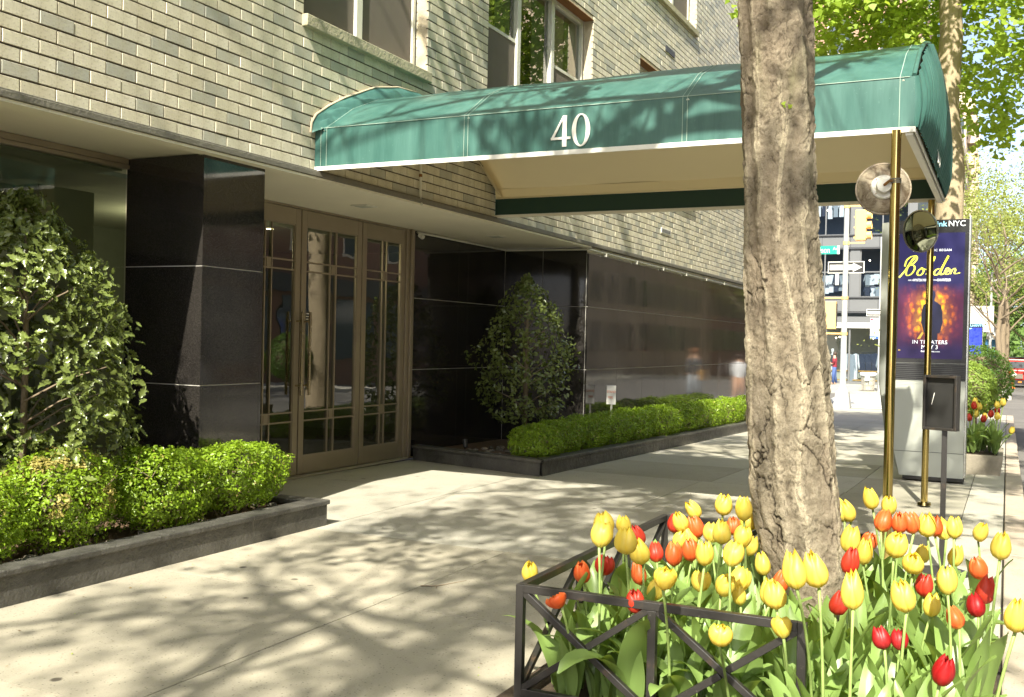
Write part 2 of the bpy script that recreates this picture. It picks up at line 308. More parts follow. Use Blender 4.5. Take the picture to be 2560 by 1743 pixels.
# ---------------------------------------------------------------- mesh helpers
ORG = {}
class MB:
    def __init__(s): s.v = []; s.f = []; s.m = []; s.mi = 0; s.at = {}
    def add(s, vs, fs):
        b = len(s.v); s.v += [tuple(p) for p in vs]; s.f += [tuple(i+b for i in f) for f in fs]; s.m += [s.mi]*len(fs); return s
    def box(s, a, b):
        x0, y0, z0 = a; x1, y1, z1 = b
        if x0 > x1: x0, x1 = x1, x0
        if y0 > y1: y0, y1 = y1, y0
        if z0 > z1: z0, z1 = z1, z0
        return s.add([(x0,y0,z0),(x1,y0,z0),(x1,y1,z0),(x0,y1,z0),(x0,y0,z1),(x1,y0,z1),(x1,y1,z1),(x0,y1,z1)],
                     [(0,3,2,1),(4,5,6,7),(0,1,5,4),(1,2,6,5),(2,3,7,6),(3,0,4,7)])
    def bar(s, p, q, w, h=None, up=(0, 0, 1)):          # square bar between points
        p, q = Vector(p), Vector(q); d = (q-p).normalized(); up = Vector(up)
        if abs(d.dot(up)) > .99: up = Vector((1, 0, 0))
        a = d.cross(up).normalized(); b = a.cross(d).normalized(); a *= w/2; b *= (h or w)/2
        vs = [p-a-b, p+a-b, p+a+b, p-a+b, q-a-b, q+a-b, q+a+b, q-a+b]
        return s.add(vs, [(0,1,2,3),(7,6,5,4),(0,4,5,1),(1,5,6,2),(2,6,7,3),(3,7,4,0)])
    def tube(s, pts, rs, n=8, cap=True):
        pts = [Vector(p) for p in pts]; 
        if not isinstance(rs, (list, tuple)): rs = [rs]*len(pts)
        vs = []; ref = None
        for i, p in enumerate(pts):
            d = (pts[min(i+1, len(pts)-1)] - pts[max(i-1, 0)])
            d = d.normalized() if d.length > 1e-9 else Vector((0, 0, 1))
            if ref is None: ref = Vector((1, 0, 0)) if abs(d.x) < .9 else Vector((0, 1, 0))
            a = d.cross(ref).normalized(); b = a.cross(d).normalized(); ref = b if False else ref
            for k in range(n):
                t = 2*PI*k/n; vs.append(p + a*(rs[i]*math.cos(t)) + b*(rs[i]*math.sin(t)))
        fs = [(i*n+k, i*n+(k+1) % n, (i+1)*n+(k+1) % n, (i+1)*n+k) for i in range(len(pts)-1) for k in range(n)]
        if cap: fs += [tuple(range(n))[::-1], tuple(range((len(pts)-1)*n, len(pts)*n))]
        return s.add(vs, fs)
    def lathe(s, prof, n=24, o=(0, 0, 0), ax=(0, 0, 1)):   # prof: (radius, height)
        o = Vector(o); ax = Vector(ax).normalized(); ref = Vector((1, 0, 0)) if abs(ax.x) < .9 else Vector((0, 1, 0))
        a = ax.cross(ref).normalized(); b = ax.cross(a)
        vs = [o + ax*h + (a*math.cos(2*PI*k/n) + b*math.sin(2*PI*k/n))*r for r, h in prof for k in range(n)]
        fs = [(i*n+k, i*n+(k+1) % n, (i+1)*n+(k+1) % n, (i+1)*n+k) for i in range(len(prof)-1) for k in range(n)]
        return s.add(vs, fs)
    def prism(s, poly, a, b, fn):                         # poly 2D; fn(u,v,t) -> 3D ; t=a..b
        n = len(poly); vs = [fn(u, v, a) for u, v in poly] + [fn(u, v, b) for u, v in poly]
        return s.add(vs, [tuple(range(n))[::-1], tuple(range(n, 2*n))] + [(k, (k+1) % n, n+(k+1) % n, n+k) for k in range(n)])
    def grid(s, fn, nu, nv, closed=False):
        vs = [fn(i/(nu if closed else nu), j/nv) for j in range(nv+1) for i in range(nu if closed else nu+1)]
        w = nu if closed else nu+1
        fs = [(j*w+i, j*w+(i+1) % w, (j+1)*w+(i+1) % w, (j+1)*w+i) for j in range(nv) for i in range(nu)]
        return s.add(vs, fs)
    def ball(s, c, r, n=10, sz=(1, 1, 1)):
        c = Vector(c)
        prof = [(math.sin(PI*i/n)*r+1e-5, -math.cos(PI*i/n)*r) for i in range(n+1)]
        vs = [(c.x + p*math.cos(2*PI*k/(n*2))*sz[0], c.y + p*math.sin(2*PI*k/(n*2))*sz[1], c.z + h*sz[2]) for p, h in prof for k in range(n*2)]
        m = n*2
        return s.add(vs, [(i*m+k, i*m+(k+1) % m, (i+1)*m+(k+1) % m, (i+1)*m+k) for i in range(n) for k in range(m)])
    def mesh(s, name, mats, smooth=False, off=(0, 0, 0)):
        me = bpy.data.meshes.new(name)
        o = Vector(off)
        me.from_pydata([(p[0]-o[0], p[1]-o[1], p[2]-o[2]) for p in s.v], [], s.f)
        if not isinstance(mats, (list, tuple)): mats = [mats]
        for m in mats: me.materials.append(m)
        if len(mats) > 1: me.polygons.foreach_set('material_index', s.m)
        for k, vals in s.at.items():
            a = me.attributes.new(k, 'FLOAT', 'POINT'); a.data.foreach_set('value', vals)
        if smooth:
            me.shade_smooth()
            if smooth is not True: me.set_sharp_from_angle(angle=rad(smooth))
        me.update(); return me
    def build(s, name, mats, parent=None, smooth=False, bevel=0, **tags):
        off = ORG.get(parent, (0, 0, 0)) if parent else (0, 0, 0)
        return link(name, s.mesh(name, mats, smooth, off), parent, bevel, **tags)
def link(name, me, parent=None, bevel=0, **tags):
    o = bpy.data.objects.new(name, me); COL.objects.link(o)
    if parent: o.parent = parent; ORG[o] = ORG.get(parent, (0, 0, 0))
    if bevel:
        b = o.modifiers.new('bevel', 'BEVEL'); b.width = bevel; b.segments = 2; b.limit_method = 'ANGLE'
    tag(o, **tags); return o
def tag(o, label=None, cat=None, group=None, kind=None):
    if label: o['label'] = label
    if cat: o['category'] = cat
    if group: o['group'] = group
    if kind: o['kind'] = kind
    return o
def thing(name, label, cat, loc=(0, 0, 0), group=None):
    o = bpy.data.objects.new(name, None); COL.objects.link(o); o.location = loc; o.empty_display_size = .1; ORG[o] = tuple(loc)
    return tag(o, label, cat, group)
def text(s, size, org, right, up, mat, parent, name='lettering', sx=1.0, align='LEFT', ext=.0015, spacing=1.0, **tags):
    cu = bpy.data.curves.new('t', 'FONT'); cu.body = s; cu.size = size; cu.extrude = ext; cu.align_x = align; cu.space_character = spacing
    o = bpy.data.objects.new('t', cu); COL.objects.link(o); dg = bpy.context.evaluated_depsgraph_get()
    me = bpy.data.meshes.new_from_object(o.evaluated_get(dg)); bpy.data.objects.remove(o)
    R, U = Vector(right).normalized(), Vector(up).normalized(); Nn = R.cross(U)
    of = ORG.get(parent, (0, 0, 0)); O = Vector(org) - Vector(of)
    me.transform(Matrix(((R.x*sx, U.x, Nn.x, O.x), (R.y*sx, U.y, Nn.y, O.y), (R.z*sx, U.z, Nn.z, O.z), (0, 0, 0, 1))))
    me.materials.clear(); me.materials.append(mat); me.name = name
    return link(name, me, parent, **tags)
FX = dict(right=(0, -1, 0), up=(0, 0, 1))            # a face that looks towards -X

def leaf_cloud(name, P, Nrm, size, mat, parent, rng, aspect=.55, fan=False, fold=.25, **tags):
    """P (n,3) positions; many small leaf faces as one mesh"""
    P = np.asarray(P, float); n = len(P)
    Nrm = np.asarray(Nrm, float) + rng.normal(0, .45, (n, 3)); Nrm /= np.linalg.norm(Nrm, axis=1)[:, None]+1e-9
    T = rng.normal(0, 1, (n, 3)); T -= Nrm*(T*Nrm).sum(1)[:, None]; T /= np.linalg.norm(T, axis=1)[:, None]+1e-9
    B = np.cross(Nrm, T); S = (size*rng.uniform(.65, 1.3, n))[:, None]
    if fan: sh = [(-.1, 0, 0), (.75, -.62, .1), (1.0, 0, 0), (.75, .62, .1)]
    else: sh = [(-.5, 0, 0), (0, -aspect*.5, fold*.3), (.5, 0, 0), (0, aspect*.5, fold*.3)]
    V = np.stack([P + T*S*a + B*S*b + Nrm*S*c for a, b, c in sh], 1).reshape(-1, 3)
    V -= np.array(ORG.get(parent, (0, 0, 0)))
    me = bpy.data.meshes.new(name); me.vertices.add(4*n); me.vertices.foreach_set('co', V.ravel())
    me.loops.add(4*n); me.loops.foreach_set('vertex_index', np.arange(4*n, dtype=np.int32))
    me.polygons.add(n); me.polygons.foreach_set('loop_start', np.arange(0, 4*n, 4, dtype=np.int32))
    me.materials.append(mat); me.update(calc_edges=True); me.validate()
    return link(name, me, parent, **tags)
R0 = random.Random(7)
# ---------------------------------------------------------------- ground, road, pavement
XB = [-40, 10, 35, 50, 60, 110, 400]
def strip(name, y0, y1, dz, mat, xs=XB, **tags):
    m = MB()
    for a, b in zip(xs, xs[1:]): m.add([(a, y0, gz(a)+dz), (b, y0, gz(b)+dz), (b, y1, gz(b)+dz), (a, y1, gz(a)+dz)], [(0, 1, 2, 3)])
    return m.build(name, mat, None, kind='structure', **tags)
g = MB()
for a, b in zip(XB, XB[1:]): g.add([(a, -300, gz(a)-.35), (b, -300, gz(b)-.35), (b, 300, gz(b)-.35), (a, 300, gz(a)-.35)], [(0, 1, 2, 3)])
g.build('ground', ASPH, None, kind='structure')
strip('road', -9.2, -.19, -.13, ASPH)
av = MB()
for y0, y1 in ((-60, -9.2), (-.19, 60)):
    for a, b in ((34.9, 35.0), (35.0, 50.0), (50.0, 50.1)): av.add([(a, y0, gz(a)-.126), (b, y0, gz(b)-.126), (b, y1, gz(b)-.126), (a, y1, gz(a)-.126)], [(0, 1, 2, 3)])
av.build('avenue_road', ASPH, None, kind='structure')
cw = thing('crosswalk', 'white ladder crosswalk stripes painted across the avenue', 'crosswalk', (42, 3.4, -.5)); cw['kind'] = 'structure'
for k in range(12):
    x = 36.3 + k*1.15; z = gz(x)-.118
    MB().box((x, .6, z-.003), (x+.55, 6.6, z)).build('stripe', ROADW, cw)
for (x, y, w, l) in ((24, -4.4, .12, 3), (33, -4.4, .12, 3), (16, -4.4, .12, 3), (31.6, -2.3, .5, 3.2)):
    m = MB(); m.add([(x-(l if w < .2 else w)/2, y-(w if w < .2 else l)/2, gz(x)-.122), (x+(l if w < .2 else w)/2, y-(w if w < .2 else l)/2, gz(x+1)-.116), (x+(l if w < .2 else w)/2, y+(w if w < .2 else l)/2, gz(x+1)-.116), (x-(l if w < .2 else w)/2, y+(w if w < .2 else l)/2, gz(x)-.122)], [(0, 1, 2, 3)])
    m.build('road_marking', ROADW, None, kind='structure')
sw = strip('sidewalk', -.005, 6.9, -.03, simple('joint_dirt', (.05, .042, .03), .95), [-12, 10, 34.9]); sw.name = 'sidewalk'
# slabs: three rows of flags, joints left open
def slab(x0, x1, y0, y1, mat, dz=0.0):
    g2 = .0038; x0 += g2; x1 -= g2; y0 += g2; y1 -= g2; m = MB()
    m.box((x0, y0, -.08), (x1, y1, 0)); m.v = [(x, y, z+gz(x)+dz) for x, y, z in m.v]
    return m.build('paving_slab', mat, sw)
xs = [-9.5, -7.7, -5.9, -4.1, -2.3, -.5, 1.2, 2.96, 4.85, 6.5]
for a, b in zip(xs, xs[1:]):
    slab(a, b, 3.17, 4.86, CONC, R0.uniform(-.0015, .0015)); slab(a, b, 1.9, 3.17, CONC, R0.uniform(-.0015, .0015))
    if b <= 2.97 : slab(a, b, .34, 1.9, CONC)
slab(5.9, 6.5, .34, 1.9, CONC)
# entrance apron and the walk beyond
slab(6.5, 8.85, 1.9, 4.86, CONC2); slab(8.85, 11.2, 3.05, 4.86, CONC2); slab(8.85, 11.2, 1.52, 3.05, CONC2); slab(6.5, 8.85, .34, 1.9, CONC2); slab(8.85, 11.2, .34, 1.52, CONC3)
slab(6.6, 8.85, 4.86, 6.72, CONC2); slab(8.85, 11.2, 4.86, 6.72, CONC2)
xs = [11.2, 12.9, 14.7, 16.5, 18.3, 20.1, 21.9, 23.7, 25.5, 27.3, 29.1, 30.9, 32.7, 34.7]
for i, (a, b) in enumerate(zip(xs, xs[1:])):
    for j, (c, d) in enumerate(((.34, 1.5), (1.5, 2.95), (2.95, 4.7), (4.7, 6.8))):
        slab(a, b, c, d, (CONC3, CONC2)[(i+j) % 2] if i < 3 else CONC2)
for a, b in zip([-9.5, -6.5, -3.5, -.5, 2.4], [-6.5, -3.5, -.5, 2.4, 2.96]): slab(a, b, 0.0, .34, KERB)
xs = [6.0, 8.2, 10.6, 12.9, 15.3, 17.7, 20.1, 22.5, 25, 27.5, 30, 32.4, 34.7]
for a, b in zip(xs, xs[1:]): slab(a, b, 0.0, .34, CONC2)
kb = thing('kerb', 'pale granite kerbstones along the road', 'kerb', (12, -.1, 0)); kb['kind'] = 'structure'
x = -9.5
while x < 34.5:
    l = R0.uniform(1.7, 2.3); x1 = min(x+l, 34.7); m = MB().box((x+.006, -.19+R0.uniform(-.006, .006), -.3), (x1-.006, -.008, 0)); m.v = [(a, b, c+gz(a)+.002) for a, b, c in m.v]
    m.build('kerbstone', KERB, kb, bevel=.012); x = x1
def flat(name, x0, x1, y0, y1, dz, mat, th=.3):
    m = MB()
    pts = [x0]+[q for q in XB if x0 < q < x1]+[x1]
    for a, b in zip(pts, pts[1:]):
        s = len(m.v); m.box((a, y0, -th), (b, y1, 0)); m.v[s:] = [(p, q, r+gz(p)+dz) for p, q, r in m.v[s:]]
    return m.build(name, mat, None, kind='structure')
flat('far_sidewalk', 50.1, 300, -.19, 4.6, 0.0, CONC2)
flat('far_corner_pavement', 50.1, 60, 4.604, 40, 0.0, CONC2)
flat('opposite_sidewalk', -40, 34.9, -13.4, -9.2, 0.0, CONC2)
flat('opposite_far_sidewalk', 50.1, 300, -13.4, -9.2, 0.0, CONC2)

# ---------------------------------------------------------------- the apartment building
Yf = 5.43
bld = thing('apartment_building', 'cream glazed brick apartment building with black granite base and glass entrance doors', 'building', (12, 6.5, 0))
BX, BZ, Z0 = .2605, .0925, 2.935
WIN = [(6.985, 9.02, 4.235, 6.1), (10.365, 13.58, 4.235, 6.1), (15.65, 18.81, 4.235, 6.1), (15.65, 18.81, 7.42, 9.3), (10.365, 13.58, 7.42, 9.3), (6.985, 9.02, 7.42, 9.3), (2.2, 4.0, 7.42, 9.3)]
XE = 23.6                                             # end of the brick front
def top_at(x): return 9.6
def cut(x0, x1, z0, z1):
    segs = [(x0, x1)]
    for a, b, c, d in WIN:
        if z1 <= c+.001 or z0 >= d-.001: continue
        out = []
        for p, q in segs:
            if b <= p or a >= q: out.append((p, q)); continue
            if p < a: out.append((p, a))
            if q > b: out.append((b, q))
        segs = out
    return [s for s in segs if s[1]-s[0] > .02]
bricks = []
j = 0; z = Z0
while z < 9.6:
    x = 4.249 - BX*16 + (BX/2 if j % 2 else 0) + 0.0
    if j % 2: x -= .0
    while x < XE:
        for p, q in cut(max(x, .3), min(x+BX, XE), z+.001, z+BZ-.001): bricks.append((p, q, z, j))
        x += BX
    z += BZ; j += 1
# tones: mostly cream, a share of grey-green ones
def tone(r): return r.uniform(0, .72) if r.random() < .77 else r.uniform(.76, 1)
rb = random.Random(11)
vis = []
for b in bricks:
    c = project(((b[0]+b[1])/2, Yf, b[2]+.045))
    ok = c and -20 < c[0] < 2000 and -20 < c[1] < 760 and abs((b[1]-b[0])-BX) < .01
    vis.append((c[2] if ok else 1e9, b))
order = sorted(range(len(bricks)), key=lambda i: vis[i][0]); single = set(order[:290])
def brick_mb(m, x0, x1, y0, y1, z0, z1, t, c=.0025):
    # chamfered front so that the joints catch light
    s = len(m.v); m.add([(x0+c, y0, z0+c), (x1-c, y0, z0+c), (x1-c, y0, z1-c), (x0+c, y0, z1-c), (x0, y0+c, z0), (x1, y0+c, z0), (x1, y0+c, z1), (x0, y0+c, z1), (x0, y1, z0), (x1, y1, z0), (x1, y1, z1), (x0, y1, z1)],
          [(0, 1, 2, 3), (4, 5, 1, 0), (5, 6, 2, 1), (6, 7, 3, 2), (7, 4, 0, 3), (8, 9, 5, 4), (9, 10, 6, 5), (10, 11, 7, 6), (11, 8, 4, 7)])
    m.at.setdefault('tone', []).extend([t]*12)
var = []
for k in range(28):
    m = MB(); t = k/20*.72 if k < 20 else .76+.24*(k-20)/7
    brick_mb(m, .005, BX-.004, 0, .14, .006, BZ-.006, t); var.append(m.mesh('brick', [MATS['glazed_brick']]))
rest = MB()
for i, (p, q, z, j) in enumerate(bricks):
    t = tone(rb); dy = rb.uniform(-.0018, .0018)
    if i in single:
        k = rb.randrange(20) if t <= .72 else rb.randrange(20, 28)
        o = bpy.data.objects.new('brick', var[k]); COL.objects.link(o); o.parent = bld; ORG[o] = ORG[bld]
        o.location = Vector((p, Yf+dy, z)) - Vector(ORG[bld]); o.rotation_euler = (0, 0, rb.uniform(-.004, .004))
    else: brick_mb(rest, p+.005, q-.004, Yf+dy, Yf+.14, z+.006, z+BZ-.006, t)
rest.build('brickwork', [MATS['glazed_brick']], bld, kind='stuff')
# mortar backing with real holes for the windows
mo = MB(); xs_ = sorted({.3, XE} | {w[0]-.003 for w in WIN} | {w[1]+.003 for w in WIN}); zs_ = sorted({Z0-.005, 9.6} | {w[2]-.003 for w in WIN} | {w[3]+.003 for w in WIN})
for a, b in zip(xs_, xs_[1:]):
    for c, d in zip(zs_, zs_[1:]):
        mx, mz = (a+b)/2, (c+d)/2
        if any(w[0] < mx < w[1] and w[2] < mz < w[3] for w in WIN): continue
        mo.box((a, Yf+.007, c), (b, Yf+.13, d))
mo.build('mortar', MORTAR, bld)
bd = MB(); z = Z0                                   # raked horizontal beds, shadow under the bricks painted as dark strips
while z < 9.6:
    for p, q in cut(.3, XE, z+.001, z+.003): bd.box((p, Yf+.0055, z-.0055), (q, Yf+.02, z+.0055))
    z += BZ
bd.build('bed_joint_shade', MORTAR_SHADE, bld, kind='stuff')
MB().box((.3, Yf+.16, 9.6), (XE, Yf+12, 32)).build('upper_wall', CREAMB, bld)
for k in range(7):
    for l in range(7):
        MB().box((1.2+k*3.2, Yf+.12, 10.6+l*3), (3.2+k*3.2, Yf+.2, 12.4+l*3)).build('upper_window', DKGLASS, bld)
MB().box((XE-.3, Yf+.15, 2.95), (XE-.002, Yf+12, 9.59)).build('end_wall', CREAMB, bld)
MB().box((-12, Yf-.0, 0), (.29, Yf+12, 32)).build('side_wall', CREAMB, bld)
# lintel, soffit
l = MB(); l.box((.3, Yf-.06, Z0-.055), (XE, Yf+.09, Z0-.012)); l.box((.3, Yf-.035, Z0-.012), (XE, Yf-.001, Z0+.006)); l.build('lintel', STEEL, bld, bevel=.004)
sf = MB().box((.3, Yf+.092, 2.872), (13.62, 6.9, 2.93)); sf.box((13.62, Yf+.03, 2.80), (XE, Yf+.2, 2.925)); sf.build('soffit', STUCCO, bld)
MB().box((.3, Yf-.045, Z0-.078), (13.6, Yf+.088, Z0-.058)).build('soffit_edge', STUCCO, bld)
for (x, y) in ((8.83, 6.04), (11.92, 6.07)):
    h = MB().box((x-.1, y-.1, 2.862), (x+.1, y+.1, 2.8725)).build('recessed_light', ALU, bld); MB().box((x-.07, y-.07, 2.857), (x+.07, y+.07, 2.8615)).build('lens', CURT, h)
# windows
def window(w, kinds):
    x0, x1, z0, z1 = w; Yw = Yf+.15; d = .05
    fr = MB(); fr.box((x0, Yw, z0), (x0+d, Yw+.08, z1)); fr.box((x1-d, Yw, z0), (x1, Yw+.08, z1)); fr.box((x0+d, Yw, z1-d), (x1-d, Yw+.08, z1)); fr.box((x0+d, Yw-.01, z0), (x1-d, Yw+.08, z0+d))
    f = fr.build('window_frame', ALU, bld, bevel=.004)
    n = len(kinds); W = (x1-x0-2*d)/n
    MB().box((x0+.01, Yw+.5, z0+.01), (x1-.01, Yw+.56, z1-.01)).build('window_interior', DARK, bld)
    for i, kd in enumerate(kinds):
        a, b = x0+d+W*i, x0+d+W*(i+1); zm = z0+(z1-z0)*.53
        if i: MB().box((a-.05, Yw-.012, z0+d), (a+.05, Yw+.08, z1-d)).build('mullion', ALU, f, bevel=.006)
        a += .055 if i else .01; b -= .055 if i < n-1 else .01
        MB().add([(a, Yw+.045, z0+d), (b, Yw+.045, z0+d), (b, Yw+.045, z1-d), (a, Yw+.045, z1-d)], [(0, 1, 2, 3)]).build('pane', WGLASS, f)
        cx = b-(b-a)*.42
        MB().box((cx, Yw+.10, z0+d), (b, Yw+.11, z1-d)).build('blind', CURT, f)
        if kd == 's':
            MB().box((a, Yw+.01, zm-.02), (b, Yw+.04, zm+.02)).build('meeting_rail', ALU, f)
            MB().box((a+.004, Yw+.02, z0+d+.004), (b-.004, Yw+.026, zm-.02)).build('screen', SCREEN, f)
    s = MB(); s.box((x0-.02, Yf-.055, z0-.105), (x1+.02, Yw, z0-.002)); s.build('window_sill', STONE, bld, bevel=.008)
    MB().box((x0, Yf-.004, z1+.001), (x1, Yf+.14, z1+.012)).build('window_lintel', RUST, bld)
for w in WIN: window(w, 'ss' if w[1]-w[0] < 2.5 else ('sps'))
for x, z in ((17.2, 6.62),): MB().box((x-.26, Yf-.012, z-.05), (x+.26, Yf+.01, z+.05)).build('wall_vent', FDARK, bld)
lv = MB().box((16.93, Yf-.01, 3.43), (17.46, Yf+.01, 3.52)).build('vent_plate', WHITE, bld)
for k in range(9): MB().box((16.97+k*.053, Yf-.014, 3.445), (17.0+k*.053, Yf-.0105, 3.505)).build('slat', FDARK, lv)
# granite: column, recess, street front. Each panel is a part, pale grout shows in the joints
ZR = [.0, 1.112, 2.018, 2.868]
def panel_y(x0, x1, y, z0, z1, back=.03):              # faces -Y
    return MB().box((x0+.003, y, z0+.0034), (x1-.003, y+back, z1-.0034)).build('granite_panel', GRAN, bld)
def panel_x(y0, y1, x, z0, z1, sgn=-1):                # faces -X
    return MB().box((x, y0+.0025, z0+.0025), (x-sgn*.03, y1-.0025, z1-.0025)).build('granite_panel', GRAN, bld)
cx0, cx1, cy0, cy1 = 5.887, 6.585, 5.48, 6.27
MB().box((cx0+.0015+.002, cy0+.0035, 0), (cx1-.0035, cy1, 2.866)).build('column_core', GROUT, bld)
for a, b in zip(ZR, ZR[1:]):
    MB().box((cx0+.031, cy0, a+.0034), (cx1-.031, cy0+.03, b-.0034)).build('granite_panel', GRAN, bld)
    MB().box((cx0, cy0+.0, a+.0034), (cx0+.0285, cy1, b-.0034)).build('granite_panel', GRAN, bld)
    MB().box((cx1-.0285, cy0+.0, a+.0025), (cx1, cy1, b-.0025)).build('granite_panel', GRAN, bld)
# back wall of the recess right of the doors, and its return
MB().box((10.985, 6.774, 0), (13.6, 6.95, 2.93)).build('recess_core', GROUT, bld)
MB().box((13.614, 5.434, 0), (XE, 5.6, 2.79)).build('front_core', GROUT, bld); MB().box((13.6145, 5.6, 0), (13.9, 6.95, 2.868)).build('return_core', GROUT, bld)
for a, b in zip(ZR, ZR[1:]):
    for x0, x1 in ((10.985, 12.2), (12.2, 13.61)): panel_y(x0, x1, 6.77, a, b)
    for y0, y1 in ((5.462, 6.15), (6.15, 6.768)): panel_x(y0, y1, 13.61, a, b)
    t = min(b, 2.785); X = 13.61
    for k in range(9):
        X1 = min(14.87+1.222*k, XE)
        panel_y(X, X1, Yf, a, t); X = X1
# conduit pipe with clips
pc = MB().tube([(11.03, 6.73, 2.845), (13.57, 6.73, 2.845), (13.57, 5.40, 2.835), (23.4, 5.40, 2.80)], .014, 8).build('conduit', ALU, bld, smooth=40)
for x in (14.2, 15.6, 17.0, 18.4, 19.8, 21.2): MB().box((x-.02, 5.38, 2.78), (x+.02, 5.428, 2.84)).build('clip', ALU, pc)
cm = MB().lathe([(.001, -.05), (.03, -.05), (.032, .05), (.001, .05)], 12, (11.06, 6.69, 2.80), (1, .25, -.1)).build('wall_lamp', ALU, bld, smooth=40)
dr = MB().tube([(8.89, 5.40, 3.62), (8.89, 5.40, 2.90), (8.86, 5.36, 2.86)], .013, 8).build('drain_pipe', ALU, bld, smooth=40); MB().lathe([(.017, -.015), (.017, .015)], 10, (8.89, 5.40, 3.16)).build('collar', RUST, dr)
# shop-like lobby window left of the column
MB().add([(.3, 6.28, .1), (5.884, 6.28, .1), (5.884, 6.28, 2.80), (.3, 6.28, 2.80)], [(0, 1, 2, 3)]).build('lobby_glass', LGLASS, bld)
fr = MB(); fr.box((.3, 6.24, 2.785), (5.884, 6.32, 2.815)); fr.box((.3, 6.25, 2.818), (5.884, 6.32, 2.868)); fr.box((.3, 6.24, 0), (5.884, 6.32, .1)); fr.build('lobby_window_frame', BRONZE, bld, bevel=.004)
# lobby interior
lo = MB(); lo.box((.3, 10.5, 0), (13.6, 10.6, 2.9)); lo.box((.2, 6.33, 0), (.3, 10.6, 2.9)); lo.box((13.62, 6.96, 0), (13.7, 10.6, 2.9)); lo.build('lobby_wall', LOBBY, bld)
MB().box((.3, 6.9, -.02), (13.6, 10.5, .012)).build('lobby_floor', simple('lobby_stone_floor', (.20, .19, .15), .2), bld)
MB().box((.3, 6.34, 2.78), (5.9, 10.5, 2.83)).build('lobby_ceiling', LOBCEIL, bld); MB().box((5.95, 6.99, 2.85), (13.6, 10.5, 2.9)).build('lobby_ceiling', LOBCEIL, bld)
MB().box((6.15, 7.6, .0), (6.75, 7.9, 2.78)).build('lobby_pier', simple('pale_green_plaster', (.55, .58, .44), .8), bld)
MB().box((3.0, 7.9, 2.30), (6.15, 7.96, 2.78)).build('lobby_bulkhead', LOBCEIL, bld)
dc = MB().lathe([(.001, .06), (.11, .06), (.11, .0), (.075, -.02), (.001, -.02)], 20, (4.05, 6.75, 2.56)).build('dome_camera', WHITE, bld, smooth=40); MB().ball((4.05, 6.75, 2.52), .06, 8).build('dome', KBLK, dc, smooth=True)
MB().tube([(4.05, 6.75, 2.61), (4.05, 6.75, 2.79)], .02, 8).build('stalk', WHITE, dc)
for x, y in ((8.9, 8.3), (7.6, 9.2), (10.2, 8.4), (3.4, 8.6)):
    MB().lathe([(.001, 0), (.05, 0)], 14, (x, y, 2.845 if x > 5 else 2.775)).build('downlight', LAMPON, bld)
pl = bpy.data.lights.new('lobby_lamp', 'POINT'); pl.energy = 14; pl.color = (1, .85, .6); pl.shadow_soft_size = .1
po = bpy.data.objects.new('lobby_lamp', pl); COL.objects.link(po); po.location = (8.6, 8.4, 2.5)
# entrance doors
YD = 6.75
def door_leaf(x0, x1, name='entrance_door', pull=None, label=None):
    z0, z1, st, tp, bt = .03, 2.845, .085, .17, .19
    d = MB(); d.box((x0, YD, z0), (x0+st, YD+.045, z1)); d.box((x1-st, YD, z0), (x1, YD+.045, z1)); d.box((x0+st, YD, z1-tp), (x1-st, YD+.045, z1)); d.box((x0+st, YD, z0), (x1-st, YD+.045, z0+bt))
    o = d.build(name, BRONZE, bld, bevel=.005, label=label)
    ga, gb, gc, gd = x0+st, x1-st, z0+bt, z1-tp; W, H = gb-ga, gd-gc
    MB().add([(ga-.004, YD+.024, gc-.004), (gb+.004, YD+.024, gc-.004), (gb+.004, YD+.024, gd+.004), (ga-.004, YD+.024, gd+.004)], [(0, 1, 2, 3)]).build('pane', GLASS, o)
    b = MB(); k = .011                                    # glazing bead
    for (p, q) in (((ga, gc), (ga+k, gd)), ((gb-k, gc), (gb, gd)), ((ga+k, gd-k), (gb-k, gd)), ((ga+k, gc), (gb-k, gc+k))): b.box((p[0]+.0005, YD+.008, p[1]+.0005), (q[0]-.0005, YD+.022, q[1]-.0005))
    b.build('glazing_bead', BRONZE, o)
    v1, v2 = ga+W*.455, ga+W*.575; h = [gd-H*.155, gd-H*.195, gc+H*.155, gc+H*.195]
    for v in (v1, v2): MB().box((v-.008, YD+.004, gc+k), (v+.008, YD+.02, gd-k)).build('muntin', BRONZE, o)
    for zz in h: MB().box((ga+k, YD+.0065, zz-.008), (gb-k, YD+.018, zz+.008)).build('muntin', BRONZE, o)
    for zz in ((h[0]+h[1])/2, (h[2]+h[3])/2): MB().box(((v1+v2)/2-.036, YD+.001, zz-.04), ((v1+v2)/2+.036, YD+.016, zz+.04)).build('square_plate', BRONZE, o, bevel=.004)
    if pull:
        for off, zs in ((-.075, 1), (.10, 0)):
            px = pull; y = YD-.075 if zs else YD+.11
            hb = MB().tube([(px, y, .88), (px, y, 1.76)], .0155, 14); 
            for zz in (1.66, .98): hb.tube([(px, y, zz), (px, YD+(.0 if zs else .04), zz)], .010, 10); hb.lathe([(.019, -.03), (.019, .03)], 14, (px, y, zz))
            hb.build('handle', PULL, o, smooth=40)
    return o
door_leaf(6.60, 7.655); door_leaf(7.66, 8.712, pull=8.665); d2 = door_leaf(8.732, 9.845, pull=8.80); door_leaf(9.865, 10.79, name='sidelight')
MB().box((8.835, YD+.018, 1.66), (8.915, YD+.0225, 1.77)).build('notice_sticker', KBLK, d2)
for k in range(3): MB().box((8.845, YD+.0165, 1.74-.03*k), (8.90-.008*k, YD+.0175, 1.752-.03*k)).build('print_line', WHITE, d2)
jm = MB(); jm.box((10.795, YD-.02, .0), (10.86, YD+.06, 2.868)); jm.box((10.864, YD-.05, 0), (10.93, YD+.06, 2.868)); jm.box((10.934, YD-.015, 0), (10.982, YD+.06, 2.868)); jm.build('door_jamb', BRONZE, bld, bevel=.004)
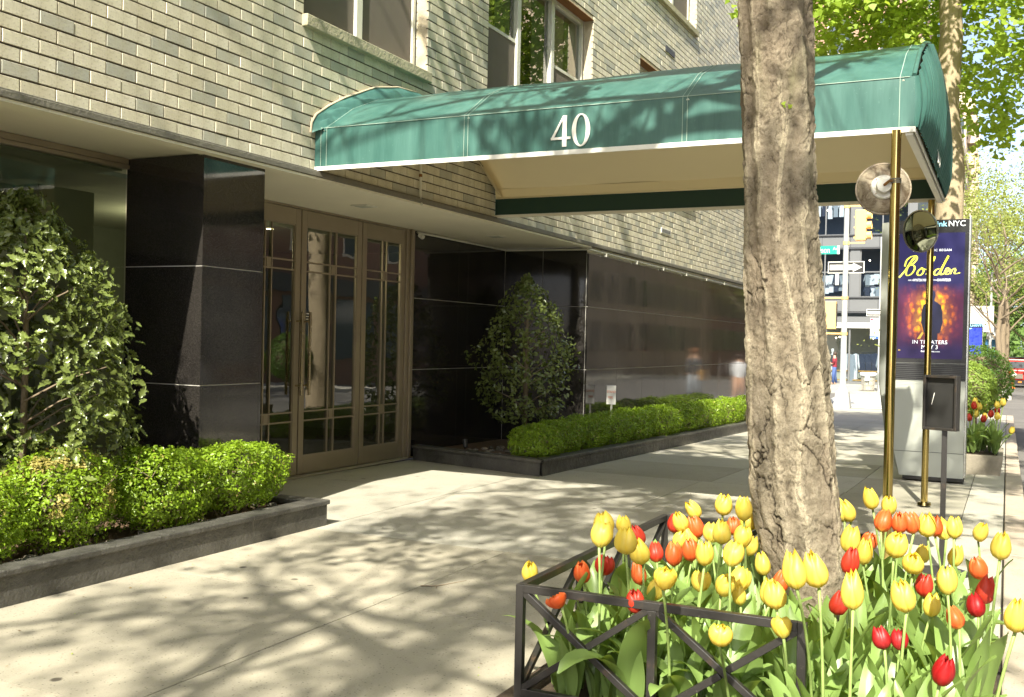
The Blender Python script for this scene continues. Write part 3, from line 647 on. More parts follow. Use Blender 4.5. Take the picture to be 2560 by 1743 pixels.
MB().box((6.6, YD-.01, 2.848), (10.79, YD+.06, 2.869)).build('door_head', BRONZE, bld)
MB().box((6.6, 6.70, 0), (11.0, 6.80, .022)).build('door_sill', simple('stone_threshold', (.34, .31, .23), .6), bld, bevel=.004)

# ---------------------------------------------------------------- planters
pa = thing('planter_wall', 'long low black painted planter wall left of the entrance', 'planter', (5, 4.9, 0))
b = MB(); b.box((-3, 4.85, 0), (6.66, 4.97, .165)); b.box((6.54, 4.97, 0), (6.66, 5.47, .165))
ob = b.build('wall_face', PLANTER, pa)
cp = MB(); cp.box((-3, 4.832, .167), (6.68, 5.0, .205)); cp.box((6.52, 5.0, .167), (6.68, 5.47, .205)); cp.build('coping', PLANTER, pa, bevel=.008)
MB().box((-3, 4.975, .0), (6.53, 6.24, .15)).build('soil', MULCH, pa)
def gpoly(name, pts, z0, z1, mat, parent):
    m = MB(); n = len(pts); m.add([(x, y, gz(x)+z0) for x, y in pts]+[(x, y, gz(x)+z1) for x, y in pts], [tuple(range(n))[::-1], tuple(range(n, 2*n))]+[(k, (k+1) % n, n+(k+1) % n, n+k) for k in range(n)]); return m.build(name, mat, parent, bevel=.006)
pb = thing('planter_wall', 'black painted planter wall wrapping the corner right of the entrance', 'planter', (14, 5, 0))
gpoly('wall_face', [(10.42, 4.69), (10.56, 4.80), (11.10, 6.70), (10.98, 6.70)], -.05, .145, PLANTER, pb)
gpoly('wall_face', [(10.44, 4.67), (23.5, 4.55), (23.5, 4.67), (10.58, 4.79)], -.05, .145, PLANTER, pb)
gpoly('coping', [(10.38, 4.655), (10.58, 4.82), (11.13, 6.70), (10.95, 6.70)], .147, .185, PLANTER, pb)
gpoly('coping', [(10.42, 4.645), (23.5, 4.525), (23.5, 4.70), (10.61, 4.82)], .1475, .1845, PLANTER, pb)
gpoly('soil', [(10.62, 4.83), (23.5, 4.71), (23.5, 5.42), (13.6, 5.42), (13.6, 6.76), (11.15, 6.76)], -.1, .10, MULCH, pb)
rs = random.Random(5)
def stones(P, zf, parent, n, seed, szr=(.03, .06)):
    r = random.Random(seed); ms = []
    for k in range(5):
        m = MB(); m.ball((0, 0, 0), 1, 4, (1, r.uniform(.6, .9), r.uniform(.4, .6))); m.v = [tuple(Vector(v)*(1+.25*mn.noise(Vector(v)*1.7+Vector((k*9, 0, 0))))) for v in m.v]; ms.append(m.mesh('stone', simple('bed_stone_%d' % k, (.10+.05*k, .09+.04*k, .07+.03*k), .8), 50))
    for i in range(n):
        x, y = P(r); s = r.uniform(*szr); o = bpy.data.objects.new('stone', ms[r.randrange(5)]); COL.objects.link(o); o.parent = parent; ORG[o] = ORG[parent]
        o.location = Vector((x, y, zf(x)+s*.2))-Vector(ORG[parent]); o.scale = (s, s, s); o.rotation_euler = (0, 0, r.uniform(0, 6))
stones(lambda r: (r.uniform(10.8, 12.3), r.uniform(5.0, 6.2)), lambda x: gz(x)+.105, pb, 70, 3)
stones(lambda r: (r.uniform(3.9, 6.4), r.uniform(5.03, 5.4)), lambda x: .155, pa, 40, 4)
for (x, y) in ((11.25, 6.1), (12.35, 5.35)):
    s = thing('garden_spotlight', 'small black garden spotlight %s' % ('near the doors in the shaded planting bed' if x < 12 else 'under the conical shrub'), 'spotlight', (x, y, .1))
    MB().tube([(x, y, .08), (x, y, .17)], .008, 6).build('stake', BLACKP, s); MB().lathe([(.001, -.05), (.025, -.05), (.035, .05), (.001, .045)], 12, (x, y, .2), (.3, .3, 1)).build('head', BLACKP, s, smooth=40)
sp = thing('standpipe_sign', 'small white standpipe sign with orange lettering above the hedge', 'sign', (14.3, 5.36, .2))
MB().box((14.20, 5.19, .595), (14.207, 5.335, .875)).build('plate', WHITE, sp, bevel=.002); MB().box((14.212, 5.25, .1), (14.235, 5.275, .62)).build('post', ALU, sp)
OR = simple('orange_lettering', (.75, .25, .12), .6)
text('STAND', .050, (14.197, 5.328, .765), parent=sp, mat=OR, sx=.86, **FX); text('PIPE', .050, (14.197, 5.312, .680), parent=sp, mat=OR, sx=.9, **FX)
# ---------------------------------------------------------------- awning
aw = thing('entrance_awning', 'long green canvas entrance awning numbered 40 on two brass poles', 'awning', (8.9, 3, 0))
XA, XZ, Y1, Y0 = 7.17, 10.62, 5.425, .59
ARC = [(7.17, 3.30), (7.55, 3.55), (7.95, 3.72), (8.40, 3.84), (8.895, 3.885), (9.39, 3.84), (9.84, 3.72), (10.24, 3.55), (10.62, 3.30)]
def sag(x, z, y, k=.012):                             # canvas sags a little between hoops
    t = ((y-.6) % 1.8)/1.8
    return z - k*math.sin(PI*t)**2*(1 if z > 3.31 else 0)
ny = 54
def arcpt(u):
    t = u*8; i = min(int(t), 7); f = t-i; return ARC[i][0]+(ARC[i+1][0]-ARC[i][0])*f, ARC[i][1]+(ARC[i+1][1]-ARC[i][1])*f
def canopy(u, v):
    x, z = arcpt(u); y = Y0+.02+(Y1-.04-Y0)*v; return (x, y, sag(x, z, y)+.004*mn.noise(Vector((x*3, y*3, z))))
MB().grid(canopy, 24, ny).build('canopy', GREEN, aw, smooth=14)
def val(x):
    return lambda u, v: (x+.006*mn.noise(Vector((v*9, u*2, x))), Y0+(Y1-Y0)*v, 2.965+(3.30-2.965)*u+0)
for x, nm in ((XA, 'valance'), (XZ, 'valance')):
    m = MB().grid(val(x), 4, 50); o = m.build(nm, GREEN, aw, smooth=40)
    # inner cloth
    dx = .012 if x == XA else -.012
    MB().add([(x+dx, Y0+.02, 2.967), (x+dx, Y1-.01, 2.967), (x+dx, Y1-.01, 3.165), (x+dx, Y0+.02, 3.165)], [(0, 1, 2, 3)]).build('valance_back', GREEN_IN, aw)
    MB().box((x-.008, Y0-.004, 2.932), (x+.008, Y1, 2.968)).build('white_binding', WHITE, aw, bevel=.002)
# front: gathered cloth under the arch
def front(u, v):
    x, zt = arcpt(u); z = 2.965+(zt-2.965)*v
    return (x, Y0-.02-.020*math.sin(u*2*PI*28+math.sin(u*37)*.8)*(.3+.7*math.sin(v*PI)**.5)*min(1, u*25+.1, (1-u)*25+.1)-.075*math.sin(PI*min(1, v*.93+.05))*math.sin(PI*min(1, max(0, u)))**.35+.02*(1 if u < .001 or u > .999 else 0), z)
MB().grid(front, 340, 6).build('front_panel', GREEN, aw, smooth=True)
rl = MB(); rl.tube([(x, Y0+.004, z+.006) for x, z in ARC], .016, 8); rl.build('front_piping', GREEN, aw, smooth=60)
MB().box((XA-.008, Y0-.012, 2.932), (XZ+.008, Y0-.0045, 2.968)).build('white_binding', WHITE, aw, bevel=.002)
MB().box((XA+.01, Y0+.005, 2.915), (XZ-.01, Y0+.05, 2.955)).build('front_rail', WHITE, aw)
# wall flashing hood: the loose gathered canvas against the brick
HOOD = [(7.09, 3.25), (7.10, 3.34), (7.16, 3.42), (7.34, 3.535), (7.58, 3.66), (8.05, 3.86), (8.45, 3.955), (8.80, 3.985), (9.20, 3.96), (9.7, 3.86), (10.2, 3.68), (10.55, 3.5), (10.70, 3.3)]
def hp(u):
    t = u*(len(HOOD)-1); i = min(int(t), len(HOOD)-2); f = t-i; return HOOD[i][0]+(HOOD[i+1][0]-HOOD[i][0])*f, HOOD[i][1]+(HOOD[i+1][1]-HOOD[i][1])*f
def hood(u, v):
    hx, hz = hp(u); ax, az = arcpt(u); w = v**1.3
    rip = (.020*math.sin(u*62+4*v+2*math.sin(u*11))+.035*mn.noise(Vector((u*26, v*4, 0))))*math.sin(PI*v)
    return (ax+(hx-ax)*w, 5.30+.12*v - .02*math.sin(PI*v), az-.012+(hz-az+.012)*w - .035*math.sin(PI*min(1, v*1.4))*(1-v) + rip)
MB().grid(hood, 90, 8).build('wall_flap', GREEN, aw, smooth=50)
MB().tube([(x, 5.415, z) for x, z in HOOD], .010, 6).build('caulk_edge', MORTAR, aw)
# lining
LN = [(x*.985+8.895*.015, z-.05) for x, z in ARC]
def lin(u, v):
    t = u*8; i = min(int(t), 7); f = t-i
    x = LN[i][0]+(LN[i+1][0]-LN[i][0])*f; z = LN[i][1]+(LN[i+1][1]-LN[i][1])*f
    return (x, Y0+.06+(Y1-.08-Y0)*v, z-.012*math.sin(v*PI*3)**2)
MB().grid(lin, 16, 40).build('lining', LINING, aw, smooth=20)
for x, dx in ((XA, .035), (XZ, -.035)):
    MB().grid(lambda u, v: (x+dx*(1+.5*u), Y0+.06+(Y1-.08-Y0)*v, 3.155+u*(LN[0][1]-3.145)+.004*mn.noise(Vector((v*20, u, x)))), 3, 40).build('lining_band', LINING, aw, smooth=True)
    MB().tube([(x+dx*.8, Y0+.06, 3.16), (x+dx*.8, Y1-.02, 3.16)], .012, 8).build('lining_hem', LINING, aw, smooth=True)
for yw in (Y1-.02,):
    MB().grid(lambda u, v: (LN[0][0]+(LN[-1][0]-LN[0][0])*u, yw-.10*v, arcpt(u)[1]-.06-.10*v), 24, 2).build('lining_end', LINING, aw, smooth=True)
MB().add([(x, Y0+.055, z) for x, z in LN]+[(XZ-.05, Y0+.055, 2.96), (XA+.05, Y0+.055, 2.96)], [tuple(range(11))]).build('front_lining', LINING, aw)
# hoops and rails of the frame
fm = MB()
for y in (.66, 2.12, 3.92, 5.33): fm.tube([(x, y, z-.03) for x, z in ARC], .012, 6)
fm.build('frame', ALU, aw)
# seams with pale stitching
def stitch(y, off):
    m = MB(); pts = [(XA-.0075, y, 2.97), (XA-.0075, y, 3.30)]+[(x-.002, y, z+.0045) for x, z in ARC[1:5]]
    for p, q in zip(pts, pts[1:]): m.bar(p, q, .0035, .0015, up=(0, 0, 1) if p[2] > 3.3 else (1, 0, 0))
    m.v = [(a, b, c if c < 3.305 else c-.012*math.sin(PI*(((b-.6) % 1.8)/1.8))**2) for a, b, c in m.v]
    m.build('stitching', STITCH, aw)
for y in (3.92, 2.12): stitch(y, 0); stitch(y+.035, 0)
for y in (5.36, 5.30, .68): stitch(y, 0)
MB().bar((XA-.0055, Y0+.03, 3.297), (XA-.0055, Y1-.05, 3.297), .004, .004).build('stitching', STITCH, aw)
# the number 40, drawn with thick and thin strokes
def num40(org, right, parent, h=.30):
    R_ = Vector(right); U_ = Vector((0, 0, 1)); Nn = R_.cross(U_); O = Vector(org)
    P3 = lambda u, v, t: O + R_*(u*h*.88) + U_*(v*h) + Nn*t
    m = MB()                                           # 4
    for li, poly in enumerate(([(.47, 0), (.64, 0), (.64, 1.0), (.52, 1.0), (.47, .93)], [(.02, .235), (.80, .235), (.80, .315), (.02, .315)], [(.02, .27), (.13, .27), (.56, 1.0), (.49, 1.0)])):
        m.prism(poly, .002+li*.0007, .006+li*.0007, lambda u, v, t: P3(u, v, t))
    m.v = [v for v in m.v]
    m.build('digit_four', WHITE, parent)
    m = MB(); n = 40; c = (1.20, .50)
    vs = []
    for t in (.002, .006):
        for a, b in ((.355, .525), (.195, .475)):
            vs += [P3(c[0]+a*math.cos(2*PI*k/n), c[1]+b*math.sin(2*PI*k/n), t) for k in range(n)]
    fs = []
    for k in range(n):
        q = (k+1) % n; fs += [(k, q, n+q, n+k), (2*n+k, 3*n+k, 3*n+q, 2*n+q), (k, 2*n+k, 2*n+q, q), (n+k, n+q, 3*n+q, 3*n+k)]
    m.add(vs, fs).build('digit_zero', WHITE, parent)
num40((XA-.007, 3.195, 2.992), (0, -1, 0), aw, .238)
num40((8.62, Y0-.055, 2.99), (1, 0, 0), aw, .30)
for x in (XA, XZ):
    p = MB().tube([(x, .695, .02), (x, .695, 2.95)], .0315, 20).build('brass_pole', BRASS, aw, smooth=40)
    MB().lathe([(.001, .03), (.06, .03), (.065, .0), (.001, 0)], 20, (x, .695, .001)).build('pole_base', BRASS, p, smooth=40)
# mirrors
def round_mirror(name, label, c, ax, r, pole, back):
    t = thing(name, label, 'mirror', c); ax = Vector(ax).normalized()
    dish = MB().lathe([(.001, -.045), (r*.3, -.042), (r*.6, -.033), (r*.9, -.012), (r, .0), (r+.004, .006)], 48, c, ax).build('back_dish' if back else 'housing', TIN, t, smooth=40)
    MB().lathe([(r-.002, -.004), (r+.008, -.004), (r+.009, .010), (r-.004, .012)], 48, c, ax).build('rim', TIN if back else KTRIM, t, smooth=40)
    MB().lathe([(.001, .05), (r*.3, .045), (r*.6, .033), (r*.88, .012), (r*.995, .003)], 48, c, ax).build('convex_face', MIRROR, t, smooth=True)
    if back:
        hb = MB().lathe([(.001, -.052), (.075, -.052), (.082, -.045), (.082, -.038)], 32, c, ax).build('flange', TINW, t, smooth=40)
        MB().lathe([(.001, -.088), (.045, -.088), (.05, -.08), (.05, -.052)], 28, c, ax).build('hub', TINW, hb, smooth=40)
        for k in range(4):
            a = PI/4+k*PI/2; 
            q = Vector(c)-ax*.054; s = ax.cross(Vector((0, 0, 1))).normalized(); v = s.cross(ax)
            MB().ball(q+s*.068*math.cos(a)+v*.068*math.sin(a), .004, 4).build('screw', RUST, hb)
        MB().tube([Vector(c)-ax*.088, Vector(c)-ax*.11+Vector((0, -.03, .02)), pole], .009, 8).build('arm', RUST, t)
    else: MB().tube([Vector(c)-ax*.04, pole], .009, 8).build('arm', BLACKP, t)
    cl = MB()
    for dz in (-.012, .0, .012): cl.lathe([(.033, -.004), (.038, -.004), (.038, .004), (.033, .004)], 20, (pole[0], pole[1], pole[2]+dz))
    cl.build('clamp', STEEL, t)
round_mirror('traffic_mirror', 'large round mirror seen from its dusty tin back, strapped to the nearer brass pole', (7.22, .775, 2.575), (.95, .16, -.12), .170, (7.17, .695, 2.615), True)
round_mirror('traffic_mirror', 'smaller convex mirror facing the camera on the farther brass pole', (10.46, .775, 2.635), (-.80, .58, -.10), .195, (10.62, .695, 2.60), False)
# sign stand
ss = thing('sign_stand', 'empty black framed sign on a square black post beside the brass poles', 'sign stand', (7.46, .36, 0))
XS = 7.46; k = 7.46/6.9
def sz(z): return 1.5+(z-1.5)*k
y0_, y1_, zt, zb = .256*k+.0, .468*k+.0, sz(1.345), sz(1.002)
M_ = Matrix.Rotation(rad(-20), 4, 'Z'); ctr = Vector((XS, (y0_+y1_)/2, 0))
def rot(m): m.v = [tuple(M_ @ (Vector(v)-ctr)+ctr) for v in m.v]; return m
w = .040
m = MB(); m.box((XS-.045, y0_, zb), (XS+.02, y0_+.018, zt)); m.box((XS-.045, y1_-.018, zb), (XS+.02, y1_, zt)); m.box((XS-.045, y0_+.018, zt-.018), (XS+.02, y1_-.018, zt)); m.box((XS-.045, y0_+.018, zb), (XS+.02, y1_-.018, zb+.018)); rot(m).build('frame', BLACKM, ss, bevel=.003)
rot(MB().box((XS-.012, y0_+.0185, zb+.0185), (XS+.01, y1_-.0185, zt-.0185))).build('panel', BLACKP, ss)
rot(MB().add([(XS-.013, y1_-.07, zt-.12), (XS-.013, y1_-.065, zt-.12), (XS-.013, y1_-.048, zt-.20), (XS-.013, y1_-.051, zt-.20)], [(0, 1, 2, 3)])).build('scratch', WHITE, ss)
MB().box((XS-.017, .353, .01), (XS+.017, .387, zb+.005)).build('post', BLACKM, ss, bevel=.002); MB().lathe([(.001, .012), (.17, .012), (.18, .0)], 32, (XS, .37, .001)).build('base_plate', BLACKM, ss, smooth=40)

# ---------------------------------------------------------------- tree pit with iron fence
MB().box((2.98, .01, -.08), (5.88, 1.88, .02)).build('planting_bed', SOIL, None, kind='structure')
fe = thing('tree_guard_fence', 'low black iron tree guard with crossed bars round the tulips', 'fence', (4.7, 1.2, 0))
FT, FB, bw = .497, .075, .033
def rail(p, q, w=bw, name='rail'): return MB().bar(p, q, w).build(name, BLACKM, fe, bevel=.0025)
def bay(p, q):
    p, q = Vector(p), Vector(q); d = (q-p).normalized()
    a, b = p+d*.017, q-d*.017; zt, zb = FT-.017, FB+.017
    rail((*a[:2], zt), (*b[:2], zb), .027, 'diagonal_bar')
    m = (a+b)/2; e = d*.014
    rail((*b[:2], zt), (m.x+e.x, m.y+e.y, (zt+zb)/2+.012), .0266, 'diagonal_bar'); rail((m.x-e.x, m.y-e.y, (zt+zb)/2-.012), (*a[:2], zb), .0266, 'diagonal_bar')
def run(pts):
    for p, q in zip(pts, pts[1:]): bay((*p, 0), (*q, 0))
    a, b = Vector((*pts[0], 0)), Vector((*pts[-1], 0)); d = (b-a).normalized()*.016
    for z in (FT, FB): rail((a.x+d.x, a.y+d.y, z), (b.x-d.x, b.y-d.y, z), bw-.0006)
near = [(3.75, 1.76), (3.75, 1.20), (3.75, .64)]; side = [(3.75, 1.76), (4.407, 1.765), (5.063, 1.768), (5.72, 1.77)]; back = [(5.72, 1.77), (5.72, 1.20), (5.72, .64)]
for r_ in (near, side, back): run(r_)
for p in near+side[1:]+back[1:]:
    MB().box((p[0]-bw/2, p[1]-bw/2, -.02), (p[0]+bw/2, p[1]+bw/2, FT+.015 if p in (near[0], near[2], back[0], back[2]) else FT-.016)).build('post', BLACKM, fe, bevel=.0025)

# ---------------------------------------------------------------- trees
def lerp_path(P, t):
    for (a, *A), (b, *B) in zip(P, P[1:]):
        if t <= b or b == P[-1][0]:
            f = (t-a)/(b-a); return [p+(q-p)*f for p, q in zip(A, B)]
TP = [(-.1, 4.95, .70, .225), (.0, 4.95, .715, .205), (.127, 4.95, .753, .190), (.40, 4.95, .80, .192), (.64, 4.95, .868, .205), (1.06, 4.95, .922, .193), (1.9, 4.95, .982, .173), (2.53, 4.95, 1.012, .166), (3.17, 4.95, 1.052, .166), (3.9, 4.96, 1.085, .165), (4.8, 4.98, 1.10, .168)]
mt = thing('ginkgo_tree', 'thick furrowed ginkgo trunk rising from the tulip bed in front of the awning', 'tree', (4.95, .72, 0))
def smooth_tp(z):
    s = [0, 0, 0]; W = 0
    for d in (-.2, -.1, 0, .1, .2):
        q = lerp_path(TP, min(max(z+d, -.1), 4.8)); w_ = 1 if d else 1.5
        s = [a+b*w_ for a, b in zip(s, q)]; W += w_
    return [a/W for a in s]
m = MB(); NU, NV = 330, 860; hh, stv, crk = [], [], []
for j in range(NV+1):
    z = -.1+4.9*j/NV; cx, cy, r = smooth_tp(z)
    for i in range(NU):
        a = 2*PI*i/NU; ca, sa = math.cos(a), math.sin(a)
        lump = mn.noise(Vector((ca*1.3, sa*1.3, z*.8)))*.020+mn.noise(Vector((ca*3, sa*3, z*1.2+5)))*.007
        q = Vector((ca*r, sa*r, z))
        wp = mn.noise_vector(q*5)*.06+mn.noise_vector(q*19)*.022+mn.noise_vector(q*55)*.006
        vd, _ = mn.voronoi(Vector((q.x*9+wp.x*9, q.y*9+wp.y*9, q.z*3.0+wp.z*6)))
        e = vd[1]-vd[0]
        vd2, _ = mn.voronoi(Vector((q.x*34+wp.x*34, q.y*34+wp.y*34, q.z*15+wp.z*26)))
        e2 = vd2[1]-vd2[0]
        g1 = mn.noise(q*3.1+Vector((7, 1, 2))); g2 = mn.noise(q*11+Vector((3, 8, 1)))
        fb = mn.fractal(q*20, .9, 2.1, 5)
        rid = math.sin(a*9+3.4*mn.noise(Vector((ca*1.2, sa*1.2, z*1.2)))+1.1*mn.noise(Vector((ca*3, sa*3, z*5)))+z*.9)
        st = max(0, 1-abs(rid-.92+.08*fb)/.16)*max(0, min(1, .95+2.2*mn.noise(Vector((ca*2, sa*2, z*3.3+9)))+1.2*fb))
        ck = max(0, 1-e/.035)*max(0, min(1, (g1+.05)*5)) ; ck2 = max(0, 1-e2/.11)*max(0, min(1, (g2+.22)*4))*max(0, min(1, .9+1.5*mn.noise(q*40)))*.6
        ck = min(1, ck*1.3+ck2)
        pl = min(e/.5, 1)
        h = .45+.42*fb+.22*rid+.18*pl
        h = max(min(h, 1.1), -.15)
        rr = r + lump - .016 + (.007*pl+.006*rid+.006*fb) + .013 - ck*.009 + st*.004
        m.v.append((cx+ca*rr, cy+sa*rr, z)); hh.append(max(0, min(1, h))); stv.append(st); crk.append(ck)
m.f = [(j*NU+i, j*NU+(i+1) % NU, (j+1)*NU+(i+1) % NU, (j+1)*NU+i) for j in range(NV) for i in range(NU)]; m.m = [0]*len(m.f)
m.at = {'height': hh, 'streak': stv, 'crack': crk}
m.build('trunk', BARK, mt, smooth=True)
rr_ = np.random.default_rng(3)
leaf_cloud('sprout', [(4.785, .955, 2.62)]*3+rr_.normal(0, .006, (3, 3)), [(-1, 0, .4)]*3, .018, GINK, mt, rr_, fan=True)

def make_tree(root, base, h0, height, spread, r0, seed, bark, leaf, nleaf, lsize, levels=4, nmain=7, dirs=None, trunk=True, zmin=None, droop=0, fan=True, up=.55, limb=.62, leafspread=.30, clump=9, keep=None, straight=None, limbr=.42, wood_leaf=2):
    rn = random.Random(seed); rg = np.random.default_rng(seed)
    wood = MB(); tips = []
    bx, by, bz = base
    tops = []
    if trunk:
        pts, rs = [], []
        for i in range(9):
            t = i/8; pts.append((bx+rn.uniform(-.05, .05)*t*2, by+rn.uniform(-.05, .05)*t*2, bz+(h0+ (height-h0)*.25)*t)); rs.append(r0*(1.25-.55*t) if i else r0*1.45)
        wood.tube(pts, rs, 14)
    if straight: wood.tube([(bx, by, bz+(h0+(height-h0)*.25)*.9), (bx+.05, by, straight), (bx, by+.1, straight+3)], [r0*.72, r0*.5, r0*.2], 12)
    def grow(p, d, ln, r, lv):
        n = 5; pts = [Vector(p)]; rs = [r]; dd = Vector(d).normalized()
        for i in range(n):
            dd = (dd+Vector((rn.gauss(0, .16), rn.gauss(0, .16), rn.gauss(0, .12)+.05-droop*(lv < 3)*.05))).normalized()
            pts.append(pts[-1]+dd*ln/n); rs.append(r*(1-.13*(i+1)))
        wood.tube(pts, rs, 8 if lv >= levels-1 else 5, cap=False)
        if lv <= wood_leaf: tips.extend(pts[1:])
        if lv > 0:
            k = rn.choice((2, 3, 3, 4))
            for c in range(k):
                i = rn.randint(2, n) if c else n
                ax = dd.cross(Vector((rn.gauss(0, 1), rn.gauss(0, 1), rn.gauss(0, 1)))).normalized()
                nd = (Matrix.Rotation(rn.uniform(.35, .95), 3, ax) @ dd); nd.z += -.02
                grow(pts[i], nd, ln*rn.uniform(.6, .82), rs[i]*.66, lv-1)
    z1 = bz+h0
    for k in range(nmain):
        a = 2*PI*(k+rn.uniform(-.3, .3))/nmain*1.0 + seed; zz = z1+(height-h0)*.55*k/nmain
        d = Vector((math.cos(a*1.7)*spread, math.sin(a*1.7)*spread, up+.5*k/nmain))
        grow((bx, by, zz), d, (height-h0)*limb*(.62-.22*k/nmain), r0*limbr, levels)
    if not trunk:
        wood.tube([(bx, by, z1-.4), (bx, by, z1+(height-h0)*.7)], [r0, r0*.3], 12)
    wood.build('branches' if not trunk else 'trunk', bark, root, smooth=50)
    T = np.array([tuple(t) for t in tips])
    idx = rg.integers(0, len(T), nleaf//clump)
    P = np.repeat(T[idx]+rg.normal(0, leafspread*.6, (len(idx), 3)), clump, 0)+rg.normal(0, leafspread*.32, (len(idx)*clump, 3))
    if zmin is not None: P = P[P[:, 2] > zmin]
    if keep is not None: P = P[keep(P, rg)]
    Nn = np.tile([(-.3, -.1, .9)], (len(P), 1)).astype(float)
    leaf_cloud('crown', P, Nn+rg.normal(0, .5, P.shape), lsize, leaf, root, rg, fan=fan)
# crown of the near trunk, high above the picture
def awning_sun_gap(P):                                   # leaves dropped along the sun rays to shape the dapple on the awning
    t = (7.17-P[:, 0])/1.03; y = P[:, 1]+.2*t; z = P[:, 2]-t
    w = np.array([mn.noise(Vector((a*1.5, b*2.1, 3.3)))+.35*mn.noise(Vector((a*5, b*6, 1.3))) for a, b in zip(y, z)])
    return ~((z > 2.6) & (z < 4.6) & (y > .2) & (y < 6) & (w > -.04))
def sun_gap(P, g):                                    # unseen leaves removed so that sun reaches the flower bed and facade
    sx = P[:, 0]+1.03*(P[:, 2]-.6); sy = P[:, 1]+.185*(P[:, 2]-.6)
    k = ~((sx > 2.9) & (sx < 6.2) & (sy > -.5) & (sy < 1.9) & (g.random(len(P)) < .85))
    return k & ~((sy > 4.3) & (g.random(len(P)) < .9)) & awning_sun_gap(P)
make_tree(mt, (4.98, 1.10, 0), 4.7, 12, 1.15, .15, 21, TWIG, GINK, 21000, .085, levels=4, nmain=8, trunk=False, zmin=4.4, clump=42, leafspread=.34, keep=lambda P, g: (P[:, 2] > 4.4+np.maximum(0, P[:, 0]-4.2)*.9) & awning_sun_gap(P))
lw = MB(); lr = random.Random(91)  # limbs out of view, added to throw branch shadows on the brick
for (ex, ey, ez) in ((-.5, 3.9, 10.5), (.8, 4.3, 9.2), (1.8, 4.6, 9.8), (2.6, 4.7, 8.6), (3.4, 4.9, 10.2), (4.2, 4.6, 9.4), (.2, 3.2, 8.2), (1.5, 2.6, 7.6), (-1.2, 2.4, 8.8), (2.2, 4.2, 11.4)):
    p0 = Vector((4.97, 1.12, lr.uniform(5.2, 7.0))); p3 = Vector((ex, ey, ez)); p1 = p0+(p3-p0)*.35+Vector((0, 0, .5)); p2 = p0+(p3-p0)*.7+Vector((lr.uniform(-.2, .2), lr.uniform(-.2, .2), .4))
    bz = [p0*(1-t)**3+p1*3*t*(1-t)**2+p2*3*t*t*(1-t)+p3*t**3 for t in [k/10 for k in range(11)]]
    lw.tube(bz, [.062-.045*k/10 for k in range(11)], 7)
    for k in range(4, 11):
        for _ in range(2):
            e = bz[k]+Vector((lr.gauss(-.2, .5), lr.gauss(0, .35), lr.gauss(.3, .5))); lw.tube([bz[k], (bz[k]+e)/2+Vector((0, 0, .05)), e], [.016, .011, .005], 5, cap=False)
lw.build('shadow_limbs', TWIG, mt, smooth=60)
ta = thing('ginkgo_tree', 'street ginkgo behind the camera that shades the pavement', 'tree', (-4.6, .9, 0))
make_tree(ta, (-4.6, .9, 0), 4.8, 13.5, 1.25, .19, 33, TWIG, GINK, 12000, .085, levels=4, nmain=8, zmin=4.6, keep=sun_gap)
td = thing('ginkgo_tree', 'street ginkgo two trees behind the camera', 'tree', (-14, .9, 0))
make_tree(td, (-14, .9, 0), 5.5, 16, 1.2, .19, 37, TWIG, GINK, 6000, .09, levels=4, nmain=6, zmin=5, keep=sun_gap)
TWIGL = simple('pale_ginkgo_bark', (.36, .29, .19), .9, var=.3, sc=7, bump=.9, bsc=22)
tb = thing('ginkgo_tree', 'leafy bright green ginkgo with a pale trunk beyond the awning front', 'tree', (17, .88, gz(17)))
make_tree(tb, (17, .88, gz(17)), 7.0, 13.5, 1.2, .20, 47, TWIGL, GINK, 42000, .088, levels=4, nmain=14, up=.0, leafspread=.40, clump=16, limb=.50, straight=10.5, limbr=.22, wood_leaf=3, keep=lambda P, g: (P[:, 1] < 3.3) & (P[:, 2] > 4.0+np.maximum(0, P[:, 1]-1.6)*1.2) & ~((P[:, 0] < 17) & (P[:, 1] > .3) & (P[:, 1] < 1.4) & (P[:, 2] < 8.2)))
rg_ = np.random.default_rng(12); CL = []
while len(CL) < 1500:                                 # leafy sprays hanging below the limbs
    x, y, z = rg_.uniform(17.2, 23), rg_.uniform(-2.4, 4.1), rg_.uniform(5.4, 9.6)
    lo = 7.0+.55*mn.noise(Vector((x*.7, y*1.3, 4)))*2 - (.9 if y < .9 else 0)
    dn = mn.noise(Vector((x*.8, y*1.1, z*1.1)))+(z-7.6)*.10
    if z < lo or (y < .8 and dn < .02) or dn < -.22: continue
    CL.append((x, y, z))
for k in range(40):                                   # a few low sprays beside the trunk
    t_ = rg_.uniform(0, 1); CL.append((20+rg_.normal(0, .5), 1.0-rg_.uniform(0, 1)*1.2, 5.1+t_*1.6))
CL = [(x-3, y*.85, 1.5+(z-1.5)*.86) for x, y, z in CL]; CL = [q for q in CL if not (q[0] < 17 and .45 < q[1]+(17-q[0])*.03 < 1.25 and q[2] < 8.2)]
P_ = np.repeat(np.array(CL), 16, 0)+rg_.normal(0, .13, (len(CL)*16, 3))
leaf_cloud('hanging_foliage', P_, np.tile([(-.6, -.1, .6)], (len(P_), 1)), .085, GINK, tb, rg_, fan=True)
